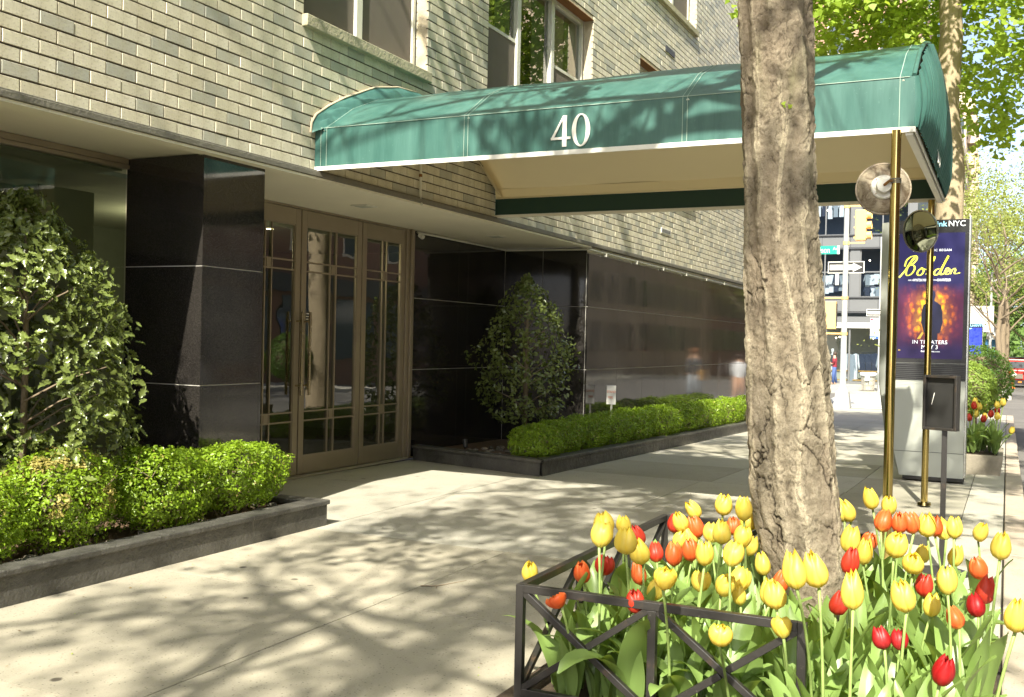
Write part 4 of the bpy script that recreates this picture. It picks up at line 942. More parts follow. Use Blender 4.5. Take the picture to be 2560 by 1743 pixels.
# ---------------------------------------------------------------- shrubs
def frames(rg, Nn, jit):
    Nn = Nn + rg.normal(0, jit, Nn.shape); Nn /= np.linalg.norm(Nn, axis=1)[:, None]
    T = rg.normal(0, 1, Nn.shape); T[:, 2] += .3; T -= Nn*(T*Nn).sum(1)[:, None]; T /= np.linalg.norm(T, axis=1)[:, None]
    return T, np.cross(Nn, T), Nn
def joined(name, V0, F0, P, T, B, Nn, S, mat, parent, smooth=False, **tags):
    V0 = np.array(V0); k = len(V0); n = len(P)
    V = (P[:, None, :] + S[:, None, None]*(T[:, None, :]*V0[None, :, 0:1] + B[:, None, :]*V0[None, :, 1:2] + Nn[:, None, :]*V0[None, :, 2:3])).reshape(-1, 3) - np.array(ORG[parent])
    ls, tot, idx = [], [], []
    c = 0
    F = [np.array(f) for f in F0]; L = sum(len(f) for f in F)
    loop = np.concatenate(F); starts = np.cumsum([0]+[len(f) for f in F[:-1]])
    LI = (loop[None, :] + (np.arange(n)*k)[:, None]).ravel(); LS = (starts[None, :] + (np.arange(n)*L)[:, None]).ravel()
    me = bpy.data.meshes.new(name); me.vertices.add(len(V)); me.vertices.foreach_set('co', V.ravel())
    me.loops.add(len(LI)); me.loops.foreach_set('vertex_index', LI.astype(np.int32)); me.polygons.add(len(LS)); me.polygons.foreach_set('loop_start', LS.astype(np.int32))
    me.materials.append(mat); me.update(calc_edges=True)
    if smooth: me.shade_smooth()
    return link(name, me, parent, **tags)
OVAL = [(-.5, 0, 0), (-.2, -.24, .06), (.2, -.22, .05), (.5, 0, -.05), (.2, .22, .05), (-.2, .24, .06), (0, 0, -.02)]
OVF = [(0, 1, 6), (1, 2, 6), (2, 3, 6), (3, 4, 6), (4, 5, 6), (5, 0, 6)]
def spiky(r):
    n = 4; V = [(-.5, 0, 0)]; L, Rr = [], []
    for i in range(1, 2*n):
        t = -.5+i/(2*n); w = .25*math.sin(PI*(i/(2*n))**.85)*(1.18 if i % 2 else .72); L.append((t+(.03 if i % 2 else 0), -w, .10 if i % 2 else .03)); Rr.append((t+(.03 if i % 2 else 0), w, .10 if i % 2 else .03))
    M = [(-.5+i/(2*n), 0, -.045+.16*(i/(2*n)-.5)**2*(-1)) for i in range(1, 2*n)]
    V += L+M+Rr+[(.56, 0, -.10)]; k = 2*n-1; F = [(0, 1, 1+k), (0, 1+k, 1+2*k)]
    for i in range(k-1): F += [(1+i, 2+i, 2+k+i, 1+k+i), (1+k+i, 2+k+i, 2+2*k+i, 1+2*k+i)]
    e = len(V)-1; F += [(k, e, 2*k), (2*k, e, 3*k)]
    return V, F
def boxwood(label, c, rx, ry, z0, z1, n, seed, size=.025, yellow=0, group='clipped boxwood hedge shrubs'):
    rg = np.random.default_rng(seed); rn = random.Random(seed); t = thing('boxwood_shrub', label, 'shrub', (c[0], c[1], z0), group)
    d = rg.normal(0, 1, (n, 3)); d /= np.linalg.norm(d, axis=1)[:, None]
    p = 2.9; k = (np.abs(d)**p).sum(1)**(-1/p)
    shell = d*k[:, None]; depth = 1-np.abs(rg.normal(0, .10, n)) - (rg.random(n) < .25)*rg.uniform(0, .35, n)
    h = (z1-z0)*.52; zc = z1-h
    lump = np.array([mn.noise(Vector((a*2.2*rx/.4, b*2.2, c_*2.5+seed)))*.17+mn.noise(Vector((a*6*rx/.4, b*6, c_*6+seed)))*.11 for a, b, c_ in shell])
    q = shell*(depth+lump)[:, None]
    taper = np.where(q[:, 2] < 0, 1+.28*q[:, 2], 1.0)
    P = np.stack([c[0]+q[:, 0]*rx*taper, c[1]+q[:, 1]*ry*taper, zc+q[:, 2]*h], 1)
    dens = np.array([mn.noise(Vector(x)*14+Vector((seed, 0, 0))) for x in P.tolist()])
    keep = (P[:, 2] > z0+.05) & ((q[:, 2] > -.55) | (rg.random(n) < .55)) & (dens > -.42); P = P[keep]; sh = shell[keep]; q = q[keep]
    Nn = sh*np.array([1/rx, 1/ry, 1.6/h])*.3+np.array([0, 0, .35]); Nn /= np.linalg.norm(Nn, axis=1)[:, None]
    T, B, Nn = frames(rg, Nn, .55); S = size*rg.uniform(.6, 1.35, len(P))
    if yellow:
        ym = (q[:, 2] > -.1) & (np.array([mn.noise(Vector(x)*4+Vector((3, 0, 0))) for x in P.tolist()]) > .5-yellow)
    else: ym = rg.random(len(P)) < .022
    for mk, mt_, nm in ((~ym, BOX, 'foliage'), (ym, BOXY, 'yellow_foliage')):
        if mk.sum(): joined(nm, OVAL, OVF, P[mk], T[mk], B[mk], Nn[mk], S[mk], mt_, t)
    w = MB()
    for i in range(26):
        a = rn.uniform(-.5, .5)*rx; b = rn.uniform(-.35, .35)*ry; e = Vector((c[0]+rn.uniform(-.9, .9)*rx, c[1]+rn.uniform(-.95, .95)*ry, zc+rn.uniform(-.3, .7)*h))
        s = Vector((c[0]+a, c[1]+b, z0)); m_ = (s+e)/2+Vector((rn.uniform(-.04, .04), rn.uniform(-.04, .04), .02))
        w.tube([s, m_, e], [.007, .005, .002], 5, cap=False)
        for _ in range(3):
            f = m_.lerp(e, rn.random()); g_ = f+Vector((rn.uniform(-.1, .1), rn.uniform(-.1, .1), rn.uniform(.02, .1))); w.tube([f, g_], [.003, .0012], 4, cap=False)
    w.build('stems', TWIG, t); return t
boxwood('sunlit clipped boxwood with bare stems at the left edge of the planter', (3.72, 5.20), .40, .27, .14, .70, 11000, 1)
boxwood('boxwood with a yellowed top between the green ones in the left planter', (4.38, 5.22), .36, .29, .14, .76, 11000, 2, yellow=.42)
boxwood('bright green boxwood mound in the middle of the left planter', (5.22, 5.20), .42, .27, .14, .715, 13000, 3)
boxwood('bright green boxwood at the right end of the left planter by the column', (5.98, 5.22), .50, .27, .17, .69, 14000, 4)
hx = [(10.98, .36, 4.99, .50), (11.65, .40, 5.02, .53), (12.45, .45, 5.0, .56), (13.35, .5, 4.98, .58), (14.35, .55, 4.98, .60), (15.5, .62, 4.95, .60), (16.8, .7, 4.95, .62), (18.2, .75, 4.93, .62), (19.7, .8, 4.92, .63), (21.3, .85, 4.9, .64)]
hl = ['shaded boxwood with bare twigs at the near corner of the right hedge', 'dark shaded boxwood just behind the corner one', 'boxwood half in sun under the conical shrub', 'sunlit boxwood below the standpipe sign', 'sunlit boxwood right of the standpipe sign', 'boxwood in front of the third granite panel', 'boxwood halfway along the right hedge', 'boxwood in the far half of the right hedge', 'boxwood near the trunk in the right hedge', 'farthest boxwood of the right hedge']
for i, ((x, rx, y, zt), lb) in enumerate(zip(hx, hl)):
    boxwood(lb, (x, y), rx*1.08, .30, gz(x)+.09, gz(x)+zt+.03, int(11000 if i < 4 else 9000), 20+i, size=.024 if i < 4 else .032)
def holly(label, c, z0, z1, rmax, n, seed, lsz, prof, nsingle, mat=HOLLY, cat='shrub', name='holly_bush', stem=.02, group=None):
    rg = np.random.default_rng(seed); rn = random.Random(seed); t = thing(name, label, cat, (c[0], c[1], z0), group)
    u = rg.beta(1.1, 1.15, n); a = rg.uniform(0, 2*PI, n); R = rmax*np.interp(u, [q[0] for q in prof], [q[1] for q in prof])
    cl = np.array([mn.noise(Vector((math.cos(A)*2.0, math.sin(A)*2.0, U*5+seed)))*.30+mn.noise(Vector((math.cos(A)*5, math.sin(A)*5, U*12+seed)))*.18 for A, U in zip(a, u)])
    rr = R*(1+1.35*cl)*(1-np.abs(rg.normal(0, .16, n))); rr = np.maximum(rr, .02)
    P = np.stack([c[0]+rr*np.cos(a), c[1]+rr*np.sin(a), z0+(z1-z0)*u], 1); P += rg.normal(0, .02, P.shape)
    dens = np.array([mn.noise(Vector(x)*5.5+Vector((seed, 0, 0))) for x in P.tolist()]); k = dens > -.08
    P, a = P[k], a[k]; n = len(P)
    Nn = np.stack([np.cos(a)*.8, np.sin(a)*.8, np.full(n, .55)], 1); T, B, Nn = frames(rg, Nn, .6)
    T = T+np.stack([np.cos(a)*.9, np.sin(a)*.9, np.full(n, -.25)], 1); T -= Nn*(T*Nn).sum(1)[:, None]; T /= np.linalg.norm(T, axis=1)[:, None]; B = np.cross(Nn, T)
    S = lsz*rg.uniform(.6, 1.25, n)
    V0, F0 = spiky(rn)
    score = np.full(n, 1e9)
    for i in range(n):
        q = project(P[i]); 
        if q and q[0] > 0 and q[1] > 0: score[i] = q[2]-S[i]*6
    od = np.argsort(score); one = od[:nsingle]; rest_ = od[nsingle:]
    if nsingle:
        m = MB().add(V0, F0); me = m.mesh('leaf', [mat], True)
        for i in one:
            o = bpy.data.objects.new('leaf', me); COL.objects.link(o); o.parent = t
            s = S[i]; M4 = Matrix([[T[i][r]*s, B[i][r]*s, Nn[i][r]*s, P[i][r]-ORG[t][r]] for r in range(3)]+[[0, 0, 0, 1]]); o.matrix_local = M4
    o = joined('foliage', V0 if nsingle else OVAL, F0 if nsingle else OVF, P[rest_], T[rest_], B[rest_], Nn[rest_], S[rest_], mat, t, True, kind='stuff')
    w = MB(); w.tube([(c[0], c[1], z0-.1), (c[0]+.02, c[1], z0+(z1-z0)*.5), (c[0], c[1], z1-.1)], [stem*1.3, stem, stem*.3], 8)
    for i in range(26):
        uu = rn.uniform(.02, .85); A = rn.uniform(0, 2*PI); R_ = rmax*np.interp(uu, [q[0] for q in prof], [q[1] for q in prof])*rn.uniform(.4, .8)
        s = Vector((c[0], c[1], z0+(z1-z0)*max(0, uu-.12))); e = Vector((c[0]+R_*math.cos(A), c[1]+R_*math.sin(A), z0+(z1-z0)*uu)); w.tube([s, s.lerp(e, .5)+Vector((0, 0, .03)), e], [stem*.45, stem*.3, .003], 5, cap=False)
    w.build('branches', TWIG, t, smooth=True)
    return t
PR = [(0, .55), (.12, .9), (.35, 1.0), (.6, .82), (.8, .52), (.93, .26), (1, .05)]
holly('big conical holly with glossy spiny leaves left of the granite column', (4.60, 5.80), .34, 2.40, .80, 8600, 51, .070, PR, 300)
holly('shaded conical evergreen in the planting bed right of the doors', (12.35, 5.80), .42, 2.36, .66, 6500, 52, .060, [(0, .5), (.15, .88), (.4, 1), (.62, .85), (.82, .55), (.95, .22), (1, .04)], 0, name='conical_shrub', stem=.03)

# ---------------------------------------------------------------- tulips
def petal_mesh(kind, rot, open_, hgt, R, inner=False, seed=0):
    r = random.Random(seed); m = MB(); nu, nv = 8, 9; al, ac = [], []
    off = r.uniform(-.16, .12); curl = r.uniform(-.08, .12)
    def f(u, v):
        uu = (u-.5)*2
        wdt = math.sin(PI*min(.5, .10+.62*v**.8)) * (1-max(0, (v-.62)/.38)**3.2*.80)
        ang = uu*wdt*.92+rot
        base_ = math.sin(PI*min(.5, .02+.92*v**.75))**.62
        prof = base_*(1-.60*max(0, (v-.40)/.60)**1.7)
        rad_ = R*prof*(1+open_*1.5*v*v) - R*(.08 if inner else 0)*v**.4 + R*curl*v
        rad_ += -R*.16*(uu*uu)*v**.6 + R*.04*(1-abs(uu))*math.sin(PI*v)
        z = hgt*v - hgt*.10*abs(uu)**1.8*max(0, (v-.5)*2) + hgt*off*v*.4 + hgt*.008*math.sin(uu*6+seed)*v
        z -= open_*hgt*.42*v*v
        return (rad_*math.cos(ang), rad_*math.sin(ang), z)
    m.grid(f, nu, nv)
    for j in range(nv+1):
        for i in range(nu+1): al.append(j/nv); ac.append(abs(i/nu-.5)*2)
    m.at = {'along': al, 'across': ac}
    return m.mesh('petal', [PETAL[kind]], True)
HEADS = {}
for kd in 'yrodYO':
    for vv in range(6):
        op = {'Y': .38+.05*vv, 'O': .75}.get(kd, (-.06, .0, .05, .10, .16, .26)[vv])
        ms = [petal_mesh(kd, k*2*PI/3+(.0), op, .114, .0395, False, vv*7+k) for k in range(3)] + [petal_mesh(kd, k*2*PI/3+PI/3, op*.8, .111, .0375, True, vv*7+k+3) for k in range(3)]
        b = MB(); b.lathe([(.001, .0), (.009, .003), (.012, .012), (.005, .05), (.001, .055)], 10); core = b.mesh('flower', [TSTEM], True)
        HEADS[(kd, vv)] = (core, ms)
def tleaf(L, W, bend, twist, seed):
    r = random.Random(seed); m = MB(); k1 = r.uniform(-.2, .2)
    def f(u, v):
        uu = (u-.5)*2; th = .12+bend*v**1.6; 
        # arc-length integration along the bending midrib
        n = 14; x = z = 0
        for i in range(int(n)):
            t = v*i/n; a = .10+bend*t**1.6*1.0; x += math.sin(a)*L*v/n; z += math.cos(a)*L*v/n
        w = W*.5*(math.sin(PI*min(1, .12+.88*v)**1.05)**.75)*(1 if v < .98 else 0.1)
        a = .10+bend*v**1.6; tw = twist*v+k1*v*v
        lat = uu*w; fold = abs(uu)*w*.42*(1-.6*v) + .006*math.sin(v*9+seed)*uu
        nx, nz = -math.cos(a), math.sin(a)
        return (x+nx*fold*math.cos(tw) + lat*math.sin(tw)*.3, lat*math.cos(tw), z+nz*fold+lat*math.sin(tw)*.6)
    m.grid(f, 4, 12); return m.mesh('leaf', [TLEAF], True)
rl_ = random.Random(9)
LEAVES = [tleaf(rl_.uniform(.32, .50), rl_.uniform(.085, .15), b, rl_.uniform(-.5, .5), i) for i, b in enumerate([.2, .35, .5, .7, .9, 1.2, 1.5, 1.9, 2.3, 2.7, .4, .8, 1.1, 1.7])]
TUL = [(4.05, 1.86, 0.5, 0.104, 'y'), (3.84, 1.46, 0.74, 0.124, 'y'), (4.05, 1.51, 0.74, 0.112, 'y'), (4.74, 1.67, 0.618, 0.108, 'y'), (3.74, 1.31, 0.74, 0.113, 'y'), (5.1, 1.7, 0.5, 0.106, 'r'), (3.98, 1.32, 0.655, 0.108, 'y'), (4.16, 1.65, 0.5, 0.101, 'o'), (4.34, 1.63, 0.5, 0.108, 'r'), (3.68, 1.55, 0.5, 0.083, 'O'), (4.23, 1.41, 0.5, 0.096, 'o'), (4.73, 1.5, 0.5, 0.106, 'r'), (4.18, 1.25, 0.615, 0.108, 'o'), (3.55, 1.1, 0.667, 0.108, 'Y'), (4.02, 1.3, 0.5, 0.102, 'y'), (3.77, 1.27, 0.5, 0.096, 'r'), (4.87, 1.41, 0.641, 0.108, 'y'), (5.27, 1.58, 0.549, 0.108, 'r'), (5.1, 1.4, 0.67, 0.108, 'y'), (4.9, 1.34, 0.609, 0.108, 'o'), (4.95, 1.24, 0.721, 0.108, 'y'), (4.76, 1.09, 0.74, 0.115, 'y'), (4.85, 1.44, 0.55, 0.108, 'y'), (4.89, 1.37, 0.556, 0.108, 'y'), (4.7, 1.32, 0.534, 0.108, 'o'), (3.96, 1.06, 0.682, 0.108, 'y'), (4.73, 1.24, 0.625, 0.108, 'y'), (4.42, 1.11, 0.683, 0.108, 'y'), (4.3, 1.0, 0.7, 0.108, 'y'), (5.41, 1.29, 0.544, 0.108, 'o'), (5.01, 1.12, 0.644, 0.108, 'y'), (3.88, 0.94, 0.708, 0.108, 'y'), (4.81, 1.09, 0.566, 0.108, 'y'), (4.09, 1.11, 0.543, 0.108, 'Y'), (3.99, 1.0, 0.567, 0.108, 'Y'), (4.15, 0.98, 0.551, 0.108, 'y'), (4.08, 0.94, 0.5, 0.081, 'y'), (4.67, 0.97, 0.513, 0.108, 'y'), (4.42, 0.86, 0.5, 0.102, 'o'), (4.19, 0.85, 0.5, 0.104, 'y'), (3.73, 0.73, 0.606, 0.108, 'y'), (3.51, 0.62, 0.74, 0.113, 'y'), (3.58, 0.56, 0.737, 0.108, 'y'), (3.51, 0.88, 0.5, 0.095, 'Y'), (3.72, 0.7, 0.5, 0.095, 'Y'), (4.19, 0.59, 0.5, 0.108, 'r'), (3.36, 0.42, 0.73, 0.108, 'y'), (4.21, 0.55, 0.66, 0.108, 'r'), (4.35, 0.57, 0.718, 0.108, 'y'), (4.86, 0.57, 0.573, 0.108, 'y'), (5.43, 0.73, 0.669, 0.108, 'y'), (5.45, 0.7, 0.669, 0.108, 'y'), (5.47, 0.6, 0.74, 0.112, 'y'), (5.53, 0.53, 0.703, 0.108, 'y'), (5.09, 0.52, 0.691, 0.108, 'o'), (5.13, 0.44, 0.688, 0.108, 'o'), (5.15, 0.38, 0.686, 0.108, 'o'), (5.18, 0.32, 0.673, 0.108, 'y'), (5.41, 0.3, 0.64, 0.108, 'o'), (5.43, 0.25, 0.626, 0.108, 'y'), (5.04, 0.2, 0.7, 0.108, 'y'), (5.98, 0.12, 0.545, 0.108, 'y'), (4.47, 0.01, 0.73, 0.108, 'y'), (4.43, 0.4, 0.702, 0.108, 'y'), (4.62, 0.34, 0.61, 0.108, 'y'), (5.39, 0.36, 0.5, 0.1, 'y'), (5.24, 0.21, 0.536, 0.108, 'y'), (4.92, 0.08, 0.553, 0.108, 'o'), (4.12, 0.18, 0.645, 0.108, 'y'), (4.67, 0.3, 0.5, 0.101, 'r'), (3.71, 0.29, 0.659, 0.108, 'y'), (4.68, 0.07, 0.5, 0.107, 'r'), (4.41, 0.08, 0.5, 0.094, 'd'), (4.17, 0.14, 0.5, 0.086, 'o'), (4.33, 0.25, 0.5, 0.097, 'y'), (3.49, -0.04, 0.695, 0.108, 'y'), (3.74, 0.36, 0.5, 0.079, 'd'), (3.76, 0.31, 0.5, 0.082, 'd'), (3.48, 0.17, 0.5, 0.108, 'd'), (5.58, 0.64, 0.5, 0.106, 'o')]
rt = random.Random(17)
def put(me, name, parent, loc, rz=0, tilt=(0, 0), sc=1.0):
    o = bpy.data.objects.new(name, me); COL.objects.link(o); o.parent = parent; o.location = loc; o.rotation_euler = (tilt[0], tilt[1], rz); o.scale = (sc,)*3; return o
def leaves_for(t, n, r, lo=.02, sc=(.8, 1.1), az=None):
    for k in range(n):
        a = (az if az is not None else 0)+2*PI*k/n+r.uniform(-.6, .6)
        put(LEAVES[r.randrange(len(LEAVES))], 'leaf', t, (math.cos(a)*.012, math.sin(a)*.012, lo), a, sc=r.uniform(*sc))
cn = {'y': 'yellow', 'Y': 'yellow', 'r': 'red', 'o': 'orange red', 'O': 'orange red', 'd': 'dark red'}
ordn = ['', 'second ', 'third ', 'fourth ', 'fifth ', 'sixth ', 'seventh ', 'eighth ', 'ninth ', 'tenth ', 'eleventh ', 'twelfth ', 'thirteenth ']
def region(x, y): return ('left' if y > .88 else 'right', 0 if x < 3.95 else (1 if x < 4.65 else 2))
cnt = {}; lab = {}
for i in sorted(range(len(TUL)), key=lambda i: -TUL[i][1]/TUL[i][0]):
    x, y, zt, hh_, kd = TUL[i]; rgn = region(x, y); key = (rgn, cn[kd]); k = cnt.get(key, 0); cnt[key] = k+1
    row = ('in the front row', 'in the middle rows', 'in the back rows')[rgn[1]]
    side_ = 'left of the ginkgo trunk' if rgn[0] == 'left' else 'right of the ginkgo trunk'
    st_ = 'open ' if kd in 'YO' else ''
    lab[i] = '%s%s%s tulip %s, %s' % ((ordn[k] if k < len(ordn) else 'last ') if k else 'leftmost ', st_, cn[kd], row, side_)
for i, (x, y, zt, hh_, kd) in enumerate(TUL):
    dx, dy = rt.gauss(0, .035), rt.gauss(0, .035)
    bx_, by_ = x+dx, y+dy
    ddx, ddy = bx_-4.95, by_-.76
    if math.hypot(ddx, ddy) < .27:
        s_ = .29/max(.02, math.hypot(ddx, ddy)); bx_, by_ = 4.95+ddx*s_, .76+ddy*s_
    bx_ = max(bx_, 3.2) if y < .6 else max(bx_, 3.82)
    by_ = min(by_, 1.70); by_ = max(by_, .06)
    t = thing('tulip', lab[i], 'tulip', (bx_, by_, .02), 'yellow and red tulips in the tree pit')
    zb_ = zt-hh_*.5-.02; H_ = Vector((x-bx_, y-by_, zb_))
    m = MB(); c1 = Vector((H_.x*.15+rt.uniform(-.02, .02), H_.y*.15+rt.uniform(-.02, .02), zb_*.55))
    pts = [(Vector((0, 0, 0))*(1-s)**2+c1*2*s*(1-s)+H_*s*s) for s in [k/7 for k in range(8)]]
    m.tube(pts, [.0065, .0062, .006, .0057, .0055, .0053, .005, .0055], 8)
    link('stem', m.mesh('stem', [TSTEM], True), t)
    core, ms = HEADS[(kd, rt.randrange(6))]
    tl = (rt.gauss(0, .2), rt.gauss(0, .2))
    if kd == 'O': tl = (0.5, -.3)
    f_ = put(core, 'flower', t, H_, rt.uniform(0, 2*PI), tl, hh_/.108)
    w_ = rt.uniform(.88, 1.10); f_.scale = (f_.scale[0]*w_, f_.scale[1]*w_, f_.scale[2]*rt.uniform(.92, 1.08))
    for pm in ms:
        o = bpy.data.objects.new('petal', pm); COL.objects.link(o); o.parent = f_
    leaves_for(t, rt.choice((2, 3, 3)), rt)
# leafy plants that carry no flower fill the bed
spots = []
rq = random.Random(23)
while len(spots) < 150:
    x = rq.uniform(3.3, 5.6); y = rq.uniform(.08, 1.66)
    if x < 3.83 and y > .58: continue
    if math.hypot(x-4.95, y-.76) < .28: continue
    if any(math.hypot(x-a, y-b) < .085 for a, b in spots): continue
    if x > 4.7 and rq.random() < .45: continue
    spots.append((x, y))
for (x, y) in spots:
    t = thing('tulip_leaves', 'broad pale green tulip leaves without a flower in the tree pit', 'tulip leaves', (x, y, .02), 'flowerless tulip plants in the tree pit')
    leaves_for(t, rq.choice((3, 4)), rq, az=rq.uniform(0, 6), sc=(.72, 1.05) if x > 3.95 else (.7, .95))

# ---------------------------------------------------------------- street furniture nearby
def kiosk(x, yl, yr, z0, label, near=True, H=3.12):
    k = thing('street_kiosk', label, 'kiosk', (x, (yl+yr)/2, z0)); w = yl-yr; g_ = lambda z: z0+z*H/3.12
    def apex(z): return yl+.0+(.19 if z > 1.15 else (.19-.10*(1.15-z)/.75 if z > .40 else .09-.19*(.4-z)/.4))
    m = MB(); zs = [0.04, .40, 1.15, 3.06]
    prof = []
    for z in zs: prof.append([(x, yr+.012, g_(z)), (x, yl+(.0 if z > .4 else -.09*(.4-z)/.4), g_(z)), (x+.14, apex(z), g_(z)), (x+.28, yl+(.0 if z > .4 else -.09*(.4-z)/.4), g_(z)), (x+.28, yr+.012, g_(z))])
    for a, b in zip(prof, prof[1:]):
        m.add(a+b, [(q, (q+1) % 5, 5+(q+1) % 5, 5+q) for q in range(5)])
    m.add(prof[-1], [(0, 1, 2, 3, 4)]); m.add(prof[0], [(4, 3, 2, 1, 0)]); m.build('housing', KMET, k)
    MB().box((x-.004, yr-.012, g_(.05)), (x+.285, yr+.010, g_(3.10))).build('edge_trim', KTRIM, k, bevel=.004)
    MB().box((x-.006, yr+.012, g_(2.905)), (x+.002, yl-.004, g_(3.065))).build('header', KBLK, k)
    MB().box((x-.005, yr+.012, g_(1.175)), (x+.002, yl-.004, g_(1.375))).build('louvre_back', KBLK, k)
    for i in range(9 if near else 4):
        st = .2/(9 if near else 4); MB().box((x-.016, yr+.02, g_(1.18+st*i)), (x-.006, yl-.01, g_(1.18+st*i+st*.35))).build('louvre', FDARK, k)
    MB().box((x-.004, yr+.012, g_(1.38)), (x+.002, yl-.004, g_(2.90))).build('bezel', KBLK, k)
    if near:
        for i in range(46): MB().box((x-.003, yr+.02, g_(.335+.0182*i)), (x-.0002, yl-.012, g_(.335+.0182*i+.012))).build('rib', KMET, k)
        for z in (.325,): MB().box((x-.0035, yr+.012, g_(z)), (x-.0001, yl-.0, g_(z+.005))).build('seam', FDARK, k)
        MB().box((x-.01, yr, g_(.0)), (x+.27, yl-.12, g_(.04))).build('plinth', KBLK, k)
    return k
kx, kyl, kyr = 12.95, 1.215, .425
kk = kiosk(kx, kyl, kyr, -.03, 'tall grey advertising kiosk with a film poster screen and a white wordmark')
text('Link', .092, (kx-.0075, .826, 2.955), parent=kk, mat=P_BLUE, name='wordmark', sx=.98, ext=.001, **FX); text('NYC', .092, (kx-.0075, .660, 2.955), parent=kk, mat=P_WHITE, name='wordmark', sx=.98, ext=.002, **FX)
pc_ = Vector((kx-.008, .83, 1.93))
pm = MB().box((kx-.0078, .475, 1.40), (kx-.0045, 1.19, 2.88)); o = link('poster', pm.mesh('poster', [POSTER], off=pc_), kk); o.location = pc_-Vector(ORG[kk]); 
# standing figure seen from behind with a horn
def fig(poly, mat, t0, t1, nm):
    m = MB(); m.prism([(u, v) for u, v in poly], t0, t1, lambda u, v, t: (kx-.008-t, .815-u, 1.50+v)); m.build(nm, mat, kk)
body = [(-.07, .0), (-.055, .20), (-.085, .21), (-.095, .26), (-.115, .33), (-.11, .45), (-.095, .53), (-.05, .565), (-.028, .58), (-.034, .62), (-.038, .66), (-.02, .70), (.012, .705), (.034, .68), (.036, .64), (.027, .60), (.028, .58), (.06, .56), (.10, .525), (.115, .44), (.12, .34), (.10, .22), (.085, .20), (.065, .20), (.07, .0)]
fig(body, NAVY, .0005, .0012, 'poster_figure')
fig([(-.10, .215), (-.135, .165), (-.155, .13), (-.12, .135), (-.085, .20)], P_GOLD, .0013, .0018, 'poster_horn')
def ptxt(s, size, y, z, mat, sx=1, al='CENTER', sp=1.0): text(s, size, (kx-.0100, y, z), parent=kk, mat=mat, name='poster_text', sx=sx, align=al, ext=.0005, spacing=sp, **FX)
ptxt('WHERE MUSIC BEGAN', .038, .83, 2.665, P_WHITE, 1.02, sp=1.12)
ptxt('MUSIC BY', .022, 1.055, 2.318, P_WHITE, .62); ptxt('WYNTON MARSALIS', .044, .93, 2.312, P_WHITE, .48); ptxt('DIRECTED BY', .022, .80, 2.318, P_WHITE, .62); ptxt('DAN PRITZKER', .044, .69, 2.312, P_WHITE, .48)
ptxt('IN THEATERS', .062, .83, 1.575, P_WHITE, 1.0, sp=1.05); ptxt('MAY 3', .066, .83, 1.515, P_WHITE, 1.0)
ptxt('BoldenMovie.com', .026, .82, 1.478, P_WHITE, 1.1); ptxt('H', .03, 1.165, 1.485, P_GOLD); 
def ribbon(pts, w0, mat, nm='poster_script'):
    m = MB(); P = []
    n = len(pts)
    for i in range(n-1):                                # Catmull-Rom
        p0, p1, p2, p3 = pts[max(i-1, 0)], pts[i], pts[i+1], pts[min(i+2, n-1)]
        for k in range(8):
            t = k/8; P.append(tuple(.5*((2*p1[j])+(-p0[j]+p2[j])*t+(2*p0[j]-5*p1[j]+4*p2[j]-p3[j])*t*t+(-p0[j]+3*p1[j]-3*p2[j]+p3[j])*t**3) for j in (0, 1)))
    P.append(pts[-1]); vs = []
    for i, (u, v) in enumerate(P):
        a = P[max(i-1, 0)]; b = P[min(i+1, len(P)-1)]; dx, dy = b[0]-a[0], b[1]-a[1]; L = math.hypot(dx, dy)+1e-9
        w = w0*(.45+.75*abs(dy/L)); nx, nyy = -dy/L*w, dx/L*w
        vs += [(kx-.0102, 1.185-(u+nx), 2.36+(v+nyy)), (kx-.0102, 1.185-(u-nx), 2.36+(v-nyy))]
    m.add(vs, [(2*i, 2*i+1, 2*i+3, 2*i+2) for i in range(len(P)-1)]); m.build(nm, mat, kk)
ribbon([(.0, .0), (.05, .06), (.11, .15), (.17, .235), (.175, .25), (.13, .19), (.09, .11), (.075, .05), (.085, .035)], .008, P_YEL)
ribbon([(.06, .13), (.08, .20), (.13, .245), (.185, .25), (.19, .21), (.15, .16), (.12, .145), (.16, .14), (.17, .10), (.14, .045), (.10, .022), (.075, .03)], .008, P_YEL)
ribbon([(.25, .11), (.215, .08), (.20, .045), (.22, .022), (.255, .04), (.27, .08), (.25, .11), (.265, .10), (.30, .09)], .008, P_YEL)
ribbon([(.30, .03), (.33, .10), (.38, .21), (.385, .24), (.36, .20), (.32, .09), (.315, .035), (.335, .025), (.38, .05)], .008, P_YEL)
ribbon([(.44, .10), (.405, .085), (.385, .05), (.40, .025), (.435, .045), (.47, .11), (.52, .215), (.535, .245), (.49, .15), (.455, .06), (.46, .03), (.49, .04)], .008, P_YEL)
ribbon([(.49, .055), (.53, .065), (.545, .095), (.525, .105), (.505, .07), (.51, .035), (.545, .035)], .007, P_YEL)
ribbon([(.555, .095), (.56, .04), (.575, .075), (.605, .10), (.615, .08), (.605, .045), (.63, .04), (.665, .05)], .007, P_YEL)
# second kiosk across the avenue
k2 = kiosk(52.5, 1.98, 1.08, gz(52), 'distant kiosk with a plain deep blue screen across the avenue', False, 3.35)
MB().box((52.49, 1.12, gz(52)+1.48), (52.496, 1.94, gz(52)+3.1)).build('screen_glow', SCREENB, k2)
MB().prism([(1.94, 2.60), (1.94, 2.45), (1.5, 2.60)], 0, .004, lambda u, v, t: (52.489-t, u, v-.02)).build('screen_shape', P_BLUE, k2)
text('LinkNYC', .16, (52.487, 1.62, gz(52)+3.16), parent=k2, mat=P_BLUE, name='wordmark', **FX)

